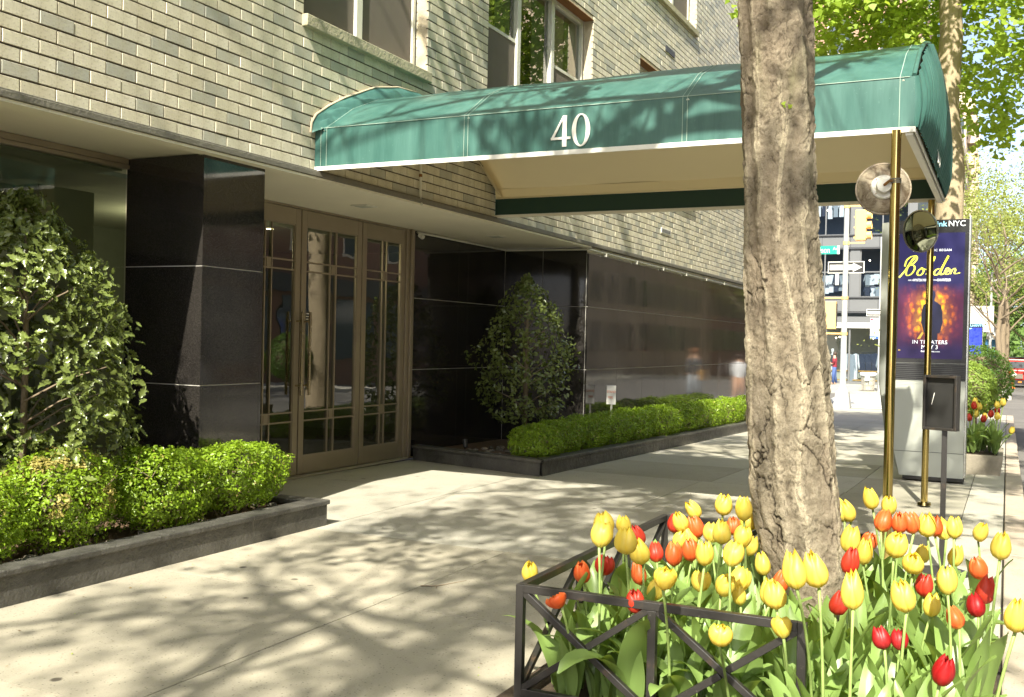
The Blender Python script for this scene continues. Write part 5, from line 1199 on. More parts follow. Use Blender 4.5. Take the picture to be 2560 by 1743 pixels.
def ball_shrub(label, c, r, n, seed, size, mat):
    rg = np.random.default_rng(seed); t = thing('topiary_ball', label, 'topiary', (c[0], c[1], c[2]-r), None)
    d = rg.normal(0, 1, (n, 3)); d /= np.linalg.norm(d, axis=1)[:, None]
    l = np.array([mn.noise(Vector(x)*5+Vector((seed, 0, 0)))*.10 for x in d.tolist()])
    P = np.array(c)+d*(r*(1+l-np.abs(rg.normal(0, .07, n))))[:, None]
    T, B, Nn = frames(rg, d+np.array([0, 0, .3]), .5); joined('foliage', OVAL, OVF, P, T, B, Nn, size*rg.uniform(.6, 1.3, n), mat, t)
    w = MB().tube([(c[0], c[1], c[2]-r-.25), (c[0], c[1], c[2])], .03, 8); w.ball(c, r*.72, 8); w.build('stem', TWIG, t)
ball_shrub('light green clipped ball shrub behind the kiosk edge', (15.2, .52, .98), .40, 8000, 61, .034, leafmat('light_topiary_leaf', (.22, .32, .055), (.4, .5, .06), .5, vsc=6))
ball_shrub('darker green clipped ball shrub behind the light one', (16.7, .42, 1.08), .52, 9000, 62, .036, leafmat('dark_topiary_leaf', (.085, .17, .025), (.2, .32, .03), .5, vsc=6))
tr = thing('concrete_planter', 'weathered concrete tulip trough beside the kiosk', 'planter', (14.9, .40, gz(15)))
MB().prism([(.055, 0), (.80, 0), (.84, .27), (.02, .27)], 14.35, 15.7, lambda u, v, t: (t, u, v+gz(15)-.01)).build('trough', simple('weathered_trough', (.28, .25, .19), .95, var=.5, sc=6, bump=1, bsc=18), tr, bevel=.012)
MB().box((14.42, .09, gz(15)+.22), (15.6, .76, gz(15)+.262)).build('soil', SOIL, tr)
rk = random.Random(31)
cols = 'yyyryoryyrodyroyyoryry'
for i in range(22):
    x, y = rk.uniform(14.45, 15.3), rk.uniform(.07, .72); kd = cols[i]; zt = rk.uniform(.48, .80)
    if i < 3: x, y = 14.5, (.04, .10, -.06)[i]; zt = (.80, .62, .45)[i]
    side_ = ['nearest the road', 'in the middle of the trough', 'next to the kiosk'][0 if y < .25 else (1 if y < .5 else 2)]
    t = thing('tulip', '%s tulip of the far trough, %s, %s' % (cn[kd], side_, 'tall' if zt > .66 else 'short'), 'tulip', (min(max(x, 14.45), 15.5), max(y, .12), gz(15)+.26), 'tulips in the trough behind the kiosk, %s, %s, %s' % (cn[kd], side_, 'tall' if zt > .66 else 'short'))
    hx_ = Vector((0, y-max(y, .12), zt-ORG[t][2])); m = MB().tube([(0, 0, 0), hx_*.5+Vector((0, 0, .02)), hx_], .006, 6); link('stem', m.mesh('stem', [TSTEM], True), t)
    core, ms = HEADS[(kd, i % 3)]; f_ = put(core, 'flower', t, hx_, rk.uniform(0, 6), (rk.gauss(0, .12), rk.gauss(0, .12)), .95)
    for p_ in ms: o = bpy.data.objects.new('petal', p_); COL.objects.link(o); o.parent = f_
    leaves_for(t, 4, rk, sc=(.7, 1.0))
# ---------------------------------------------------------------- across the avenue
GX = gz(60)
shop = thing('clothing_store', 'grey framed three storey clothing store with tall windows across the avenue', 'building', (60, 10, GX))
YL, YR = 22.0, 4.62
def zz(z): return 1.5+(z-1.5)*60/46
MB().box((60.35, YR, GX), (74, YL, 14.2)).build('wall', CREAMB, shop)
def wall_piece(nm, y0, y1, z0, z1, mat=FGREY, x=60.0, d=.34): return MB().box((x, y0, z0), (x+d, y1, z1)).build(nm, mat, shop, bevel=0)
FL = [(3.60, 4.35), (7.20, 7.86), (11.0, 11.7)]
for a, b in FL:
    wall_piece('spandrel', YR, YL, a, b)
    MB().box((59.9, YR, a-.10), (59.999, YL, a-.02)).build('cornice', FDARK, shop); MB().box((59.9, YR, b+.0), (59.999, YL, b+.06)).build('sill_band', FDARK, shop)
    for k in range(9): MB().box((59.994, 5.0+k*1.55, a), (59.9995, 5.03+k*1.55, b)).build('panel_joint', FDARK, shop)
wall_piece('fascia', YR, YL, 2.98, 3.30, SGLASS if False else FGREY); wall_piece('white_band', YR, YL, 2.66, 2.96, WHITE, x=59.93, d=.2)
ipos = [(5.05, 7.58), (8.08, 10.7), (11.2, 13.8), (14.3, 16.9), (17.4, 20)]
for (za, zb) in ((4.36, 7.18), (7.87, 10.98), (11.72, 14.0)):
    pr = YR
    for (a, b) in ipos:
        wall_piece('pier', pr, a, za, zb, x=60.004, d=.33); pr = b
        w = MB(); w.box((60.06, a, za+.005), (60.16, a+.07, zb-.005)); w.box((60.06, b-.07, za+.005), (60.16, b, zb-.005)); w.box((60.06, a+.07, zb-.09), (60.16, b-.07, zb-.005)); w.box((60.06, a+.07, za+.005), (60.16, b-.07, za+.09))
        f = w.build('window', FGREY, shop)
        MB().box((60.07, (a+b)/2-.035+.1, za+.09), (60.15, (a+b)/2+.035+.1, zb-.09)).build('mullion', FGREY, f)
        if za < 5: MB().box((60.065, a+.07, za+1.42), (60.155, b-.07, za+1.49)).build('transom', FGREY, f)
        MB().add([(60.11, a+.07, za+.09), (60.11, b-.07, za+.09), (60.11, b-.07, zb-.09), (60.11, a+.07, zb-.09)], [(0, 1, 2, 3)]).build('pane', SGLASS, f)
    wall_piece('pier', pr, YL, za, zb, x=60.004, d=.33)
# rooms: real depth behind the glass
for (za, zb, mt_) in ((GX, 3.4, SHOPWALL), (3.6, 7.4, SHOPIN), (7.5, 11.2, SHOPIN), (11.3, 14, SHOPIN)):
    MB().box((60.34, YR+.05, za+.0), (60.349, YL, za+.05) if False else (60.349, YL-.05, za+.02)).build('room_edge', FDARK, shop)
sh = bpy.data.objects[shop.name]
for o in list(shop.children):
    if o.name.startswith('wall'): bpy.data.objects.remove(o)
rm = MB(); 
rm.box((62.6, YR, GX), (62.7, YL, 14.2)); rm.box((60.35, YR, GX), (62.6, YR+.1, 14.2)); rm.box((60.35, YL-.1, GX), (62.6, YL, 14.2)); rm.box((62.7, YR, GX), (76, YL, 14.2)); rm.build('inner_wall', SHOPIN, shop)
MB().box((62.585, YR+.12, GX), (62.598, YL-.12, 2.95)).build('ground_floor_wall', SHOPWALL, shop)
for a in (3.62, 7.22, 11.02): MB().box((60.35, YR+.1, a), (62.59, YL-.1, a+.65)).build('floor_slab', SHOPIN, shop)
MB().box((60.35, YR+.1, GX+.0), (62.58, YL-.1, GX+.05)).build('shop_floor', SHOPWALL, shop)
for y in (5.1, 8.05, 9.33, 11.3, 13.6, 16): MB().box((60.06, y-.045, GX), (60.15, y+.045, 2.655)).build('shopfront_mullion', FGREY, shop)
MB().add([(60.11, YR+.1, GX+.15), (60.11, YL, GX+.15), (60.11, YL, 2.655), (60.11, YR+.1, 2.655)], [(0, 1, 2, 3)]).build('shopfront_glass', SGLASS, shop)
MB().box((60.03, YR, GX), (60.2, YL, GX+.15)).build('stall_riser', FGREY, shop); MB().box((60.0, YR, GX), (60.34, YR+.35, 3.59)).build('corner_pier', CREAMB, shop)
for y, z in ((7.2, 6.55), (6.75, 5.4), (6.9, 2.1), (8.95, 2.1), (8.75, 2.15), (6.4, 2.05), (9.6, 9.5), (9.2, 6.3)): MB().ball((61.2, y, z), .045, 5).build('ceiling_spot', LAMPON, shop)
def garment(x, y, z, w, h, mat, parent, flip=1):
    m = MB(); s = w/2
    poly = [(-s*.75, 0), (s*.75, 0), (s*.72, h*.62), (s*1.15, h*.38), (s*1.35, h*.5), (s*.85, h*.97), (s*.25, h), (-s*.25, h), (-s*.85, h*.97), (-s*1.35, h*.5), (-s*1.15, h*.38), (-s*.72, h*.62)]
    m.prism(poly, -.05, .05, lambda u, v, t: (x+t+abs(u)*.1, y+u, z-h+v)); return m.build('garment', mat, parent)
def rack(label, x, y0, y1, z, n, mats, h, seed, w=.34):
    r = random.Random(seed); t = thing('clothes_rack', label, 'clothes rack', (x, (y0+y1)/2, z-h-.2))
    MB().tube([(x, y0, z+.05), (x, y1, z+.05)], .015, 6).build('rail', FDARK, t)
    for y in (y0, y1): MB().tube([(x, y, z+.05), (x, y, z-h-.15)], .015, 6).build('upright', FDARK, t)
    for i in range(n): garment(x+r.uniform(-.06, .06), y0+(y1-y0)*(i+.5)/n, z+r.uniform(-.03, .02), w, h*r.uniform(.85, 1.1), mats[i % len(mats)], t)
rack('rack of white shirts in the second floor right window', 61.0, 5.9, 7.4, 5.75, 6, [CLW, CLW, CLG], .62, 1)
rack('rack of grey shirts below the white ones in the right window', 60.9, 5.4, 7.4, 5.05, 7, [CLG, CLW, CLN, CLG], .6, 2)
rack('rack of pale shirts in the second floor left window', 60.9, 8.3, 9.9, 5.70, 6, [CLW, CLG, CLN, CLW], 1.05, 3)
rack('rack with white coats on the third floor', 60.9, 8.6, 10.2, 10.3, 5, [CLW, CLG, CLW, CLN], 1.3, 4)
rack('rack of navy puffer jackets behind the bin', 61.0, 5.6, 7.6, 1.25, 6, [CLN, CLN, CLG, CLN], 1.25, 5, .42)
rack('rack of white tops left of the jackets', 60.9, 7.7, 8.3, 1.2, 3, [CLW, CLG], 1.5, 6)
def mannequin(label, x, y, z0, mat, sc=1):
    t = thing('mannequin', label, 'mannequin', (x, y, z0))
    m = MB().lathe([(.02, 1.78), (.07, 1.76), (.085, 1.66), (.07, 1.56), (.045, 1.52), (.05, 1.47), (.17, 1.42), (.2, 1.32), (.16, 1.1), (.14, 1.0), (.19, .85), (.2, .75), (.12, .4), (.08, .05), (.001, .05)], 14, (x, y, z0)); m.build('body', WHITE, t, smooth=True)
    MB().lathe([(.18, 1.43), (.215, 1.32), (.175, 1.1), (.16, .98), (.22, .82), (.225, .78)], 14, (x, y, z0)).build('top', mat, t, smooth=True)
mannequin('mannequin in a dark camisole near the shop corner', 60.6, 5.55, GX+.35, CLN); mannequin('mannequin in a grey cape behind the stroller', 60.7, 9.05, GX+.2, FDARK)
for i, (y0, y1, z, l) in enumerate(((5.4, 7.6, .26, 'upper honey wood shelf in the shop window behind the bin'), (5.4, 7.9, -.26, 'low wooden bench under the jackets in the shop window'), (8.2, 10.4, .26, 'upper wooden shelf behind the stroller'), (8.2, 10.4, -.26, 'low wooden bench behind the stroller'))):
    t = thing('display_bench', l, 'bench', (60.7, (y0+y1)/2, GX)); MB().box((60.5, y0, z-.06), (60.9, y1, z)).build('top', TWOOD, t)
    for y in (y0+.3, y1-.3): MB().bar((60.7, y, z-.06), (60.7, y+.06, GX+.05), .06).build('leg', TWOOD, t)
# upper brick building above the store and its neighbours down the street
def tower(name, label, x0, x1, y0, y1, z0, z1, mat, wx, wz, ww, wh, sx, trim=CREAMB, south=True):
    t = thing(name, label, 'building', ((x0+x1)/2, (y0+y1)/2, gz(x0)))
    MB().box((x0, y0, z0), (x1, y1, z1)).build('wall', mat, t)
    MB().box((x0-.35, y0-.35, z1), (x1, y1, z1+.7)).build('cornice', trim, t)
    y = y0+sx
    rows = [z0+wx+i*wz for i in range(int((z1-z0-wx)/wz))]
    for z in rows:
        yy = y0+.9
        while yy+ww < min(y1, y0+17):
            f = MB().box((x0-.06, yy-.1, z-.12), (x0-.005, yy+ww+.1, z+wh+.12)).build('window', trim, t); MB().box((x0-.075, yy, z), (x0-.0605, yy+ww, z+wh)).build('pane', DKGLASS, f); yy += ww+sx
        if south:
            xx = x0+1.2
            while xx+ww < x1:
                f = MB().box((xx-.1, y0-.06, z-.12), (xx+ww+.1, y0-.005, z+wh+.12)).build('window', trim, t); MB().box((xx, y0-.075, z), (xx+ww, y0-.0605, z+wh)).build('pane', DKGLASS, f); xx += ww+sx
    return t
tower('brick_building', 'red brick building with pale trimmed windows rising above the clothing store', 62.8, 78, 4.9, 26, 14.21, 34, REDB, 1.4, 3.4, 1.3, 1.9, 1.6)
cr = tower('townhouse', 'cream stone townhouse past the clothing store', 78.1, 96, 3.75, 24, gz(78), 17, CREAMB, 1.6, 3.5, 1.2, 2.1, 1.5)
# tall tower with staggered balconies
tt = thing('apartment_tower', 'tall tan tower with staggered balconies far down the street', 'building', (118, 10, gz(110)))
MB().box((108, 4.1, gz(110)), (132, 26, 27.5)).build('wall', TANB, tt)
for i in range(10):
    for k in range(8):
        z = 1+i*2.65; x = 108+k*3.0
        if (i+k) % 2: MB().box((x, 3.35, z), (x+2.4, 4.098, z+1.15)).build('balcony', TANB, tt)
        else: MB().box((x+.3, 4.0, z+.2), (x+2.1, 4.095, z+2.0)).build('window', DKGLASS, tt)
    for k in range(5):
        z = 1+i*2.65; y = 4.3+k*2.6; MB().box((107.2 if (i+k) % 2 else 107.9, y, z), (107.998, y+1.9, z+(1.15 if (i+k) % 2 else 1.9))).build('balcony' if (i+k) % 2 else 'window', TANB if (i+k) % 2 else DKGLASS, tt)
fs = thing('fire_escape', 'black iron fire escape stair on the cream townhouse', 'fire escape', (77.6, 4.6, 8))
for z in (7.6, 11.1):
    MB().box((77.0, 4.0, z), (78.05, 7.4, z+.06)).build('platform', FDARK, fs); MB().bar((77.0, 4.0, z+1), (77.0, 7.4, z+1), .05).build('handrail', FDARK, fs)
    for k in range(14): MB().bar((77.0, 4.0+k*.26, z+.06), (77.0, 4.0+k*.26, z+1), .025).build('baluster', FDARK, fs)
MB().bar((77.3, 4.3, 11.1), (77.3, 7.0, 7.66), .12, .3).build('stair', FDARK, fs)
# opposite side of the street (seen in the door glass and the granite)
ob_ = thing('opposite_building', 'dark red brick shop building on the opposite side of the street', 'building', (14, -16, 0))
MB().box((-30, -26, -.6), (58, -13.7, 13)).build('wall', simple('dark_red_brick', (.24, .13, .09), .9, var=.25, sc=5), ob_)
for k in range(22):
    x = -27+k*3.8
    MB().box((x, -13.69, .5), (x+3.0, -13.62, 3.2)).build('shop_window', DKGLASS, ob_)
    for z in (5.2, 8.8, 12.4): f = MB().box((x+.6, -13.69, z), (x+2.2, -13.64, z+2.2)).build('window', CREAMB, ob_); MB().box((x+.7, -13.639, z+.1), (x+2.1, -13.63, z+2.1)).build('pane', DKGLASS, f)
MB().box((-30, -13.69, 3.4), (58, -13.4, 4.1)).build('shop_fascia', FDARK, ob_)
for l, x0, x1, zt_, m_ in (('pale brick apartment block further along the opposite side', 58.2, 92, 24, TANB), ('dark brick apartment block at the far end of the opposite side', 92.2, 175, 28, REDB)):
    t = thing('opposite_building', l, 'building', (x0, -16, -1)); MB().box((x0, -28, -3), (x1, -13.9, zt_)).build('wall', m_, t)
    for k in range(int((x1-x0)/3.4)):
        for q in range(6): MB().box((x0+1+k*3.4, -13.89, 1+q*3.3), (x0+2.6+k*3.4, -13.82, 3+q*3.3)).build('window', DKGLASS, t)
def car(label, x, y, z, paint, ang=0):
    t = thing('parked_car', label, 'car', (x, y, z)); t.rotation_euler = (0, 0, ang); M = lambda: MB()
    P = [(-2.15, .35), (-2.2, .62), (-2.05, .86), (-1.55, .95), (-1.0, 1.38), (-.2, 1.46), (.55, 1.38), (1.15, 1.0), (1.95, .88), (2.2, .66), (2.22, .4), (2.1, .28), (1.75, .28), (1.7, .52), (1.5, .66), (1.25, .66), (1.05, .5), (1.0, .26), (-.95, .26), (-1.0, .5), (-1.2, .66), (-1.45, .66), (-1.65, .5), (-1.72, .3)]
    m = MB(); n = len(P)
    for yv, ins in ((-.86, 0), (.86, 0)):
        m.add([(u, yv*(1 if v < 1.0 else .78), v) for u, v in P], [tuple(range(n)) if yv < 0 else tuple(range(n))[::-1]])
    m.f += [(k, (k+1) % n, n+(k+1) % n, n+k) for k in range(n)]; m.m += [0]*n
    link('body', m.mesh('body', [paint]), t, .03)
    for (sx) in (-1, 1):
        g = MB().prism([(-1.38, 1.0), (-.95, 1.32), (-.2, 1.4), (.5, 1.33), (1.0, 1.0)], .80, .815, lambda u, v, tt_: (u, sx*(tt_ if v < 1.05 else tt_*.86), v)); link('side_window', g.mesh('w', [DKGLASS]), t)
        for wx in (-1.33, 1.38):
            w = MB().lathe([(.001, -.1), (.31, -.1), (.33, -.06), (.33, .06), (.31, .1), (.001, .1)], 20, (wx, sx*.80, .33), (0, 1, 0)); wo = link('wheel', w.mesh('w', [RUBBER], 40), t)
            r = MB().lathe([(.001, -.012), (.2, -.012), (.2, .012), (.001, .012)], 14, (wx, sx*.905, .33), (0, 1, 0)); link('rim', r.mesh('r', [CHROME]), wo)
    return t
car('silver saloon car parked across the street opposite the doors', 10.5, -8.0, -.13, SILVER); car('dark green car parked across the street', 3.5, -8.0, -.13, simple('dark_green_paint', (.02, .09, .03), .2)); car('white saloon car parked across the street further along', 17.5, -8.0, -.13, simple('white_car_paint', (.7, .7, .7), .2))

# ---------------------------------------------------------------- corner furniture
px, py, pz = 34.5, 4.80, gz(34.5)
tp = thing('traffic_signal_pole', 'silver traffic signal pole on a square base with yellow signals at the corner', 'traffic light', (px, py, pz))
MB().prism([(-.25, -.25), (.25, -.25), (.25, .25), (-.25, .25)], 0, 1, lambda u, v, t: (px+u*(1.05-.28*t), py+v*(1.05-.28*t), pz+.55*t)).build('base', POLEW, tp, bevel=.02)
MB().lathe([(.19, .551), (.12, .68), (.10, .8), (.085, 5.5), (.075, 9.0)], 16, (px, py, pz)).build('pole', POLEW, tp, smooth=40)
def head(x, y, z, n, parent, w=.34, hh=.33):
    hd = MB().box((x-.0, y-w/2, z), (x+.25, y+w/2, z+hh*n)).build('signal_head', YELL, parent, bevel=.02)
    for i in range(n):
        MB().lathe([(.12, 0), (.13, .16)], 14, (x+.12, y-w/2-.0, z+hh*(i+.5)), (0, -1, 0)).build('visor', YELL, hd, smooth=40)
        for s in (-1, 1): MB().box((x-.03, y+s*w*.5, z+hh*(i+.2)), (x+.06, y+s*(w*.5+.035), z+hh*(i+.2)+.05)).build('hinge', YELL, hd)
head(px-.05, 4.36, 5.0, 3, tp)
for z in (4.92, 6.12): MB().bar((px, py-.05, z), (px, 4.22, z), .05).build('bracket', YELL, tp); MB().lathe([(.10, -.06), (.10, .06)], 12, (px, py, z)).build('collar', YELL, tp)
hd = MB().box((px-.15, 5.05, 2.12), (px+.10, 5.42, 3.02)).build('pedestrian_signal', YELL, tp, bevel=.02); MB().box((px-.15, 5.46, 2.12), (px+.15, 5.84, 3.02)).build('pedestrian_signal', YELL, tp, bevel=.02)
MB().box((px-.12, 5.035, 2.2), (px+.07, 5.049, 2.95)).build('signal_face', FDARK, hd)
for z in (1.98, 3.14): MB().bar((px, py, z), (px, 5.9, z), .05).build('bracket', YELL, tp); MB().lathe([(.11, -.05), (.11, .05)], 12, (px, py, z)).build('collar', YELL, tp)
def sign(label, x, y0, y1, z0, z1, mat, border=None, th=.012):
    t = thing('street_sign', label, 'sign', (x, (y0+y1)/2, z0)); 
    MB().box((x, y0, z0), (x+th, y1, z1)).build('plate', border or mat, t, bevel=0)
    if border: MB().box((x-.002, y0+.035, z0+.03), (x-.0005, y1-.035, z1-.03)).build('field', mat, t)
    return t
ms_ = sign('green street name sign of the avenue, partly behind the trunk', px-.12, 4.98, 6.02, 4.56, 4.83, SGREEN)
MB().box((px-.123, 4.98, 4.56), (px-.1205, 5.06, 4.83)).build('white_end', WHITE, ms_)
text('Madison', .27, (px-.125, 5.955, 4.605), parent=ms_, mat=WHITE, sx=.74, ext=.001, **FX); text('Av', .15, (px-.125, 5.195, 4.69), parent=ms_, mat=WHITE, sx=.9, ext=.001, **FX)
def oneway(label, x, yc, zc, w=1.14, h=.385):
    t = thing('one_way_sign', label, 'sign', (x, yc, zc)); 
    MB().box((x, yc-w/2, zc-h/2), (x+.01, yc+w/2, zc+h/2)).build('plate', WHITE, t, bevel=.004); MB().box((x-.002, yc-w/2+.025, zc-h/2+.025), (x-.0005, yc+w/2-.025, zc+h/2-.025)).build('field', SBLACK, t)
    a = w*.5-.06
    poly = [(-a+.0, -h*.22), (a*.42, -h*.22), (a*.42, -h*.38), (a*.98, 0), (a*.42, h*.38), (a*.42, h*.22), (-a, h*.22)]
    MB().prism(poly, .003, .005, lambda u, v, tt_: (x-tt_, yc-u, zc+v)).build('arrow', WHITE, t)
    text('ONE', h*.27, (x-.0062, yc+a*.86, zc-h*.12), parent=t, mat=SBLACK, sx=1.02, ext=.0005, **FX); text('WAY', h*.27, (x-.0062, yc+a*.02-.08, zc-h*.12), parent=t, mat=SBLACK, sx=1.02, ext=.0005, **FX)
oneway('black and white one way sign strapped to the signal pole', px+.10, py, 4.14)
wb = sign('small metal sign edge-on below the one way sign', px-.14, 4.98, 5.10, 3.55, 3.93, POLEW)
# second pole across the avenue, bus stop sign, second one way sign, bin
qx, qy = 50.9, 5.46; qz = gz(50.9)
p2 = thing('street_pole', 'slim silver pole with a yellow collar across the avenue', 'pole', (qx, qy, qz))
MB().lathe([(.2, 0), (.18, .9), (.09, 1.0), (.07, 3.3)], 14, (qx, qy-.13, qz)).build('lower_pole', POLEW, p2, smooth=40); MB().lathe([(.045, 0), (.04, 7.3)], 12, (qx, qy+.02, qz)).build('thin_pole', POLEW, p2, smooth=40)
MB().box((qx-.12, qy-.24, 2.55), (qx+.1, qy-.05, 3.95)).build('signal_back', YELL, p2, bevel=.02)
oneway('second one way sign half behind the slim pole', qx-.05, qy+.12, 3.22, .98, .33)
bs = sign('white bus stop sign with a blue foot', qx-.1, 5.52, 5.88, 1.98, 2.96, WHITE)
MB().box((qx-.104, 5.52, 1.98), (qx-.1005, 5.88, 2.11)).build('blue_strip', SBLUE, bs); text('N', .16, (qx-.104, 5.86, 2.5), parent=bs, mat=SBLACK, **FX); text('buses', .11, (qx-.106, 5.87, 2.0), parent=bs, mat=WHITE, **FX)
MB().box((qx-.104, 5.76, 2.86), (qx-.1005, 5.87, 2.93)).build('red_patch', CLR, bs)
bx_, by_, bz_ = 50.8, 5.92, gz(51)
bn = thing('litter_bin', 'wire mesh litter bin with a white bag rim at the far corner', 'bin', (bx_, by_, bz_))
m = MB()
for k in range(24):
    a = 2*PI*k/24; m.bar((bx_+.26*math.cos(a), by_+.26*math.sin(a), bz_+.02), (bx_+.33*math.cos(a), by_+.33*math.sin(a), bz_+.8), .022)
for z in (.05, .28, .52, .78): m.lathe([(.26+.07*z/.8, z-.012), (.27+.07*z/.8, z+.012)], 24, (bx_, by_, bz_))
m.build('mesh_basket', MESHG, bn); MB().lathe([(.22, .05), (.30, .78)], 20, (bx_, by_, bz_)).build('bag', CURT, bn, smooth=True); MB().lathe([(.30, .70), (.37, .72), (.39, .86), (.34, .88), (.28, .8)], 20, (bx_, by_, bz_)).build('bag_rim', CLW, bn, smooth=True)
MB().box((bx_-.36, by_-.1, bz_+.5), (bx_-.33, by_+.1, bz_+.82)).build('notice', CLW, bn)

# ---------------------------------------------------------------- people
def person(label, loc, face, mats, pose, hair=HAIR, cat='person', hood=None):
    t = thing('person', label, cat, loc); t.rotation_euler = (0, 0, face)
    def skin(nm, V, E, Rr, mat):
        me = bpy.data.meshes.new(nm); me.from_pydata(V, E, []); me.materials.append(mat); o = link(nm, me, t)
        md = o.modifiers.new('skin', 'SKIN'); md.use_smooth_shade = True
        for i, r in enumerate(Rr): me.skin_vertices[0].data[i].radius = (r, r*.85)
        me.skin_vertices[0].data[0].use_root = True
        s = o.modifiers.new('sub', 'SUBSURF'); s.levels = 1; s.render_levels = 1; return o
    st = pose.get('stride', .18)
    V = [(0, 0, .95), (0, 0, 1.12), (.01, 0, 1.32), (0, 0, 1.46), (.01, 0, 1.54), (.02, 0, 1.66), (0, .17, 1.42), (.02, .21, 1.16), (pose.get('hx', .15), .17, pose.get('hz', .95)), (0, -.17, 1.42), (.02, -.21, 1.16), (pose.get('hx', .15), -.17, pose.get('hz', .95)), (0, .09, .90), (st*.5, .10, .50), (st*.6, .10, .09), (st*.6+.14, .10, .04), (0, -.09, .90), (-st*.2, -.10, .50), (-st, -.10, .10), (-st+.13, -.10, .04)]
    E = [(0, 1), (1, 2), (2, 3), (3, 4), (4, 5), (3, 6), (6, 7), (7, 8), (3, 9), (9, 10), (10, 11), (0, 12), (12, 13), (13, 14), (14, 15), (0, 16), (16, 17), (17, 18), (18, 19)]
    Rr = [.13, .12, .14, .12, .05, .095, .06, .045, .035, .06, .045, .035, .095, .065, .045, .04, .095, .065, .045, .04]
    if not hasattr(bpy.types.Mesh, 'skin_vertices'): pass
    me = bpy.data.meshes.new('body'); me.from_pydata(V, E, []); me.materials.append(mats[2]); o = link('body', me, t)
    md = o.modifiers.new('skin', 'SKIN'); md.use_smooth_shade = True
    for i, r in enumerate(Rr): me.skin_vertices[0].data[i].radius = (r, r)
    s = o.modifiers.new('sub', 'SUBSURF'); s.levels = 1; s.render_levels = 1
    c = MB().lathe([(.165, .93), (.175, 1.05), (.165, 1.2), (.195, 1.36), (.14, 1.47), (.07, 1.51)], 16); c.v = [(x*.72, y*1.12, z) for x, y, z in c.v]; link('top', c.mesh('top', [mats[0]], True), t)
    for sgn in (-1, 1):
        hx_, hz_ = pose.get('hx', .15), pose.get('hz', .95)
        link('sleeve', MB().tube([(0, sgn*.17, 1.43), (.02, sgn*.215, 1.16), (hx_*.85, sgn*.18, hz_+.06)], [.075, .06, .05], 10).mesh('s', [mats[0]], True), t)
    for sgn, a, b in ((1, st*.5, st*.6), (-1, -st*.2, -st)):
        link('trouser_leg', MB().tube([(0, sgn*.09, .96), (a, sgn*.10, .5), (b, sgn*.10, .1)], [.115, .085, .065], 10).mesh('s', [mats[1]], True), t)
    link('hair', MB().ball((0, 0, 1.70), .115, 7, (1, .92, .95)).mesh('h', [hood or hair], True), t)
    return t
person('person in a burgundy sweater and jeans holding a white cup behind the stroller', (58.2, 8.55, gz(58)), rad(95), (CLB, JEAN, SKIN), dict(hx=.32, hz=1.15, stride=.1))
person('person in a crimson hooded top walking on the far pavement', (73, .95, gz(73)), rad(0), (CLR, CLW, SKIN), dict(stride=.3), hood=CLR)
p_ = person('woman in a black top and grey trousers walking toward the crossing, hidden behind the kiosk', (31.5, 1.95, gz(31.5)), rad(180), (FDARK, CLG, SKIN), dict(stride=.3), hair=simple('auburn_hair', (.28, .12, .05), .6))
person('pedestrian in a white shirt on the avenue crossing, hidden behind the kiosk', (37.3, 2.0, gz(37.3)-.12), rad(0), (CLW, SKIN, SKIN), dict(stride=.25))
hb_ = thing('shoulder_bag', 'tan shoulder bag carried by the woman behind the kiosk', 'bag', (31.5, 2.22, gz(31.5)+.8)); MB().box((31.35, 2.16, gz(31.5)+.78), (31.65, 2.26, gz(31.5)+1.1)).build('pouch', TWOOD, hb_, bevel=.03); MB().tube([(31.38, 2.21, gz(31.5)+1.08), (31.5, 2.12, gz(31.5)+1.46), (31.62, 2.21, gz(31.5)+1.08)], .012, 6).build('strap', TWOOD, hb_)
cu_ = thing('paper_cup', 'white paper cup in the hand of the burgundy person', 'cup', (58.2, 8.9, 1.16+gz(58))); MB().lathe([(.001, -.07), (.035, -.07), (.045, .07), (.001, .07)], 12, (58.2, 8.9, 1.18+gz(58))).build('cup', CLW, cu_)
st_ = thing('stroller', 'navy and white pushchair in front of the shop window', 'stroller', (57.9, 9.45, gz(58)))
Q = ORG[st_]; 
def SP(*a): return [(Q[0]+x, Q[1]+y, Q[2]+z) for x, y, z in a]
for s in (-.25, .25):
    MB().tube(SP((s, -.55, 1.05), (s, .1, .45), (s, .45, .12)), .022, 8).build('frame_tube', CLW, st_); MB().tube(SP((s, -.4, .12), (s, .1, .5)), .02, 8).build('frame_tube', FDARK, st_)
    for yy in (-.4, .45): MB().lathe([(.07, -.02), (.11, -.02), (.11, .02), (.07, .02)], 16, SP((s, yy, .11))[0], (1, 0, 0)).build('wheel', FDARK, st_)
cn_ = MB().ball(SP((0, .1, .75))[0], .34, 8, (.8, 1, .9)); cn_.build('canopy', CLN, st_, smooth=True); MB().box(SP((-.26, -.05, .42))[0], SP((.26, .38, .5))[0]).build('seat', CLN, st_); MB().tube(SP((-.25, -.56, 1.05), (.25, -.56, 1.05)), .022, 8).build('handlebar', FDARK, st_)

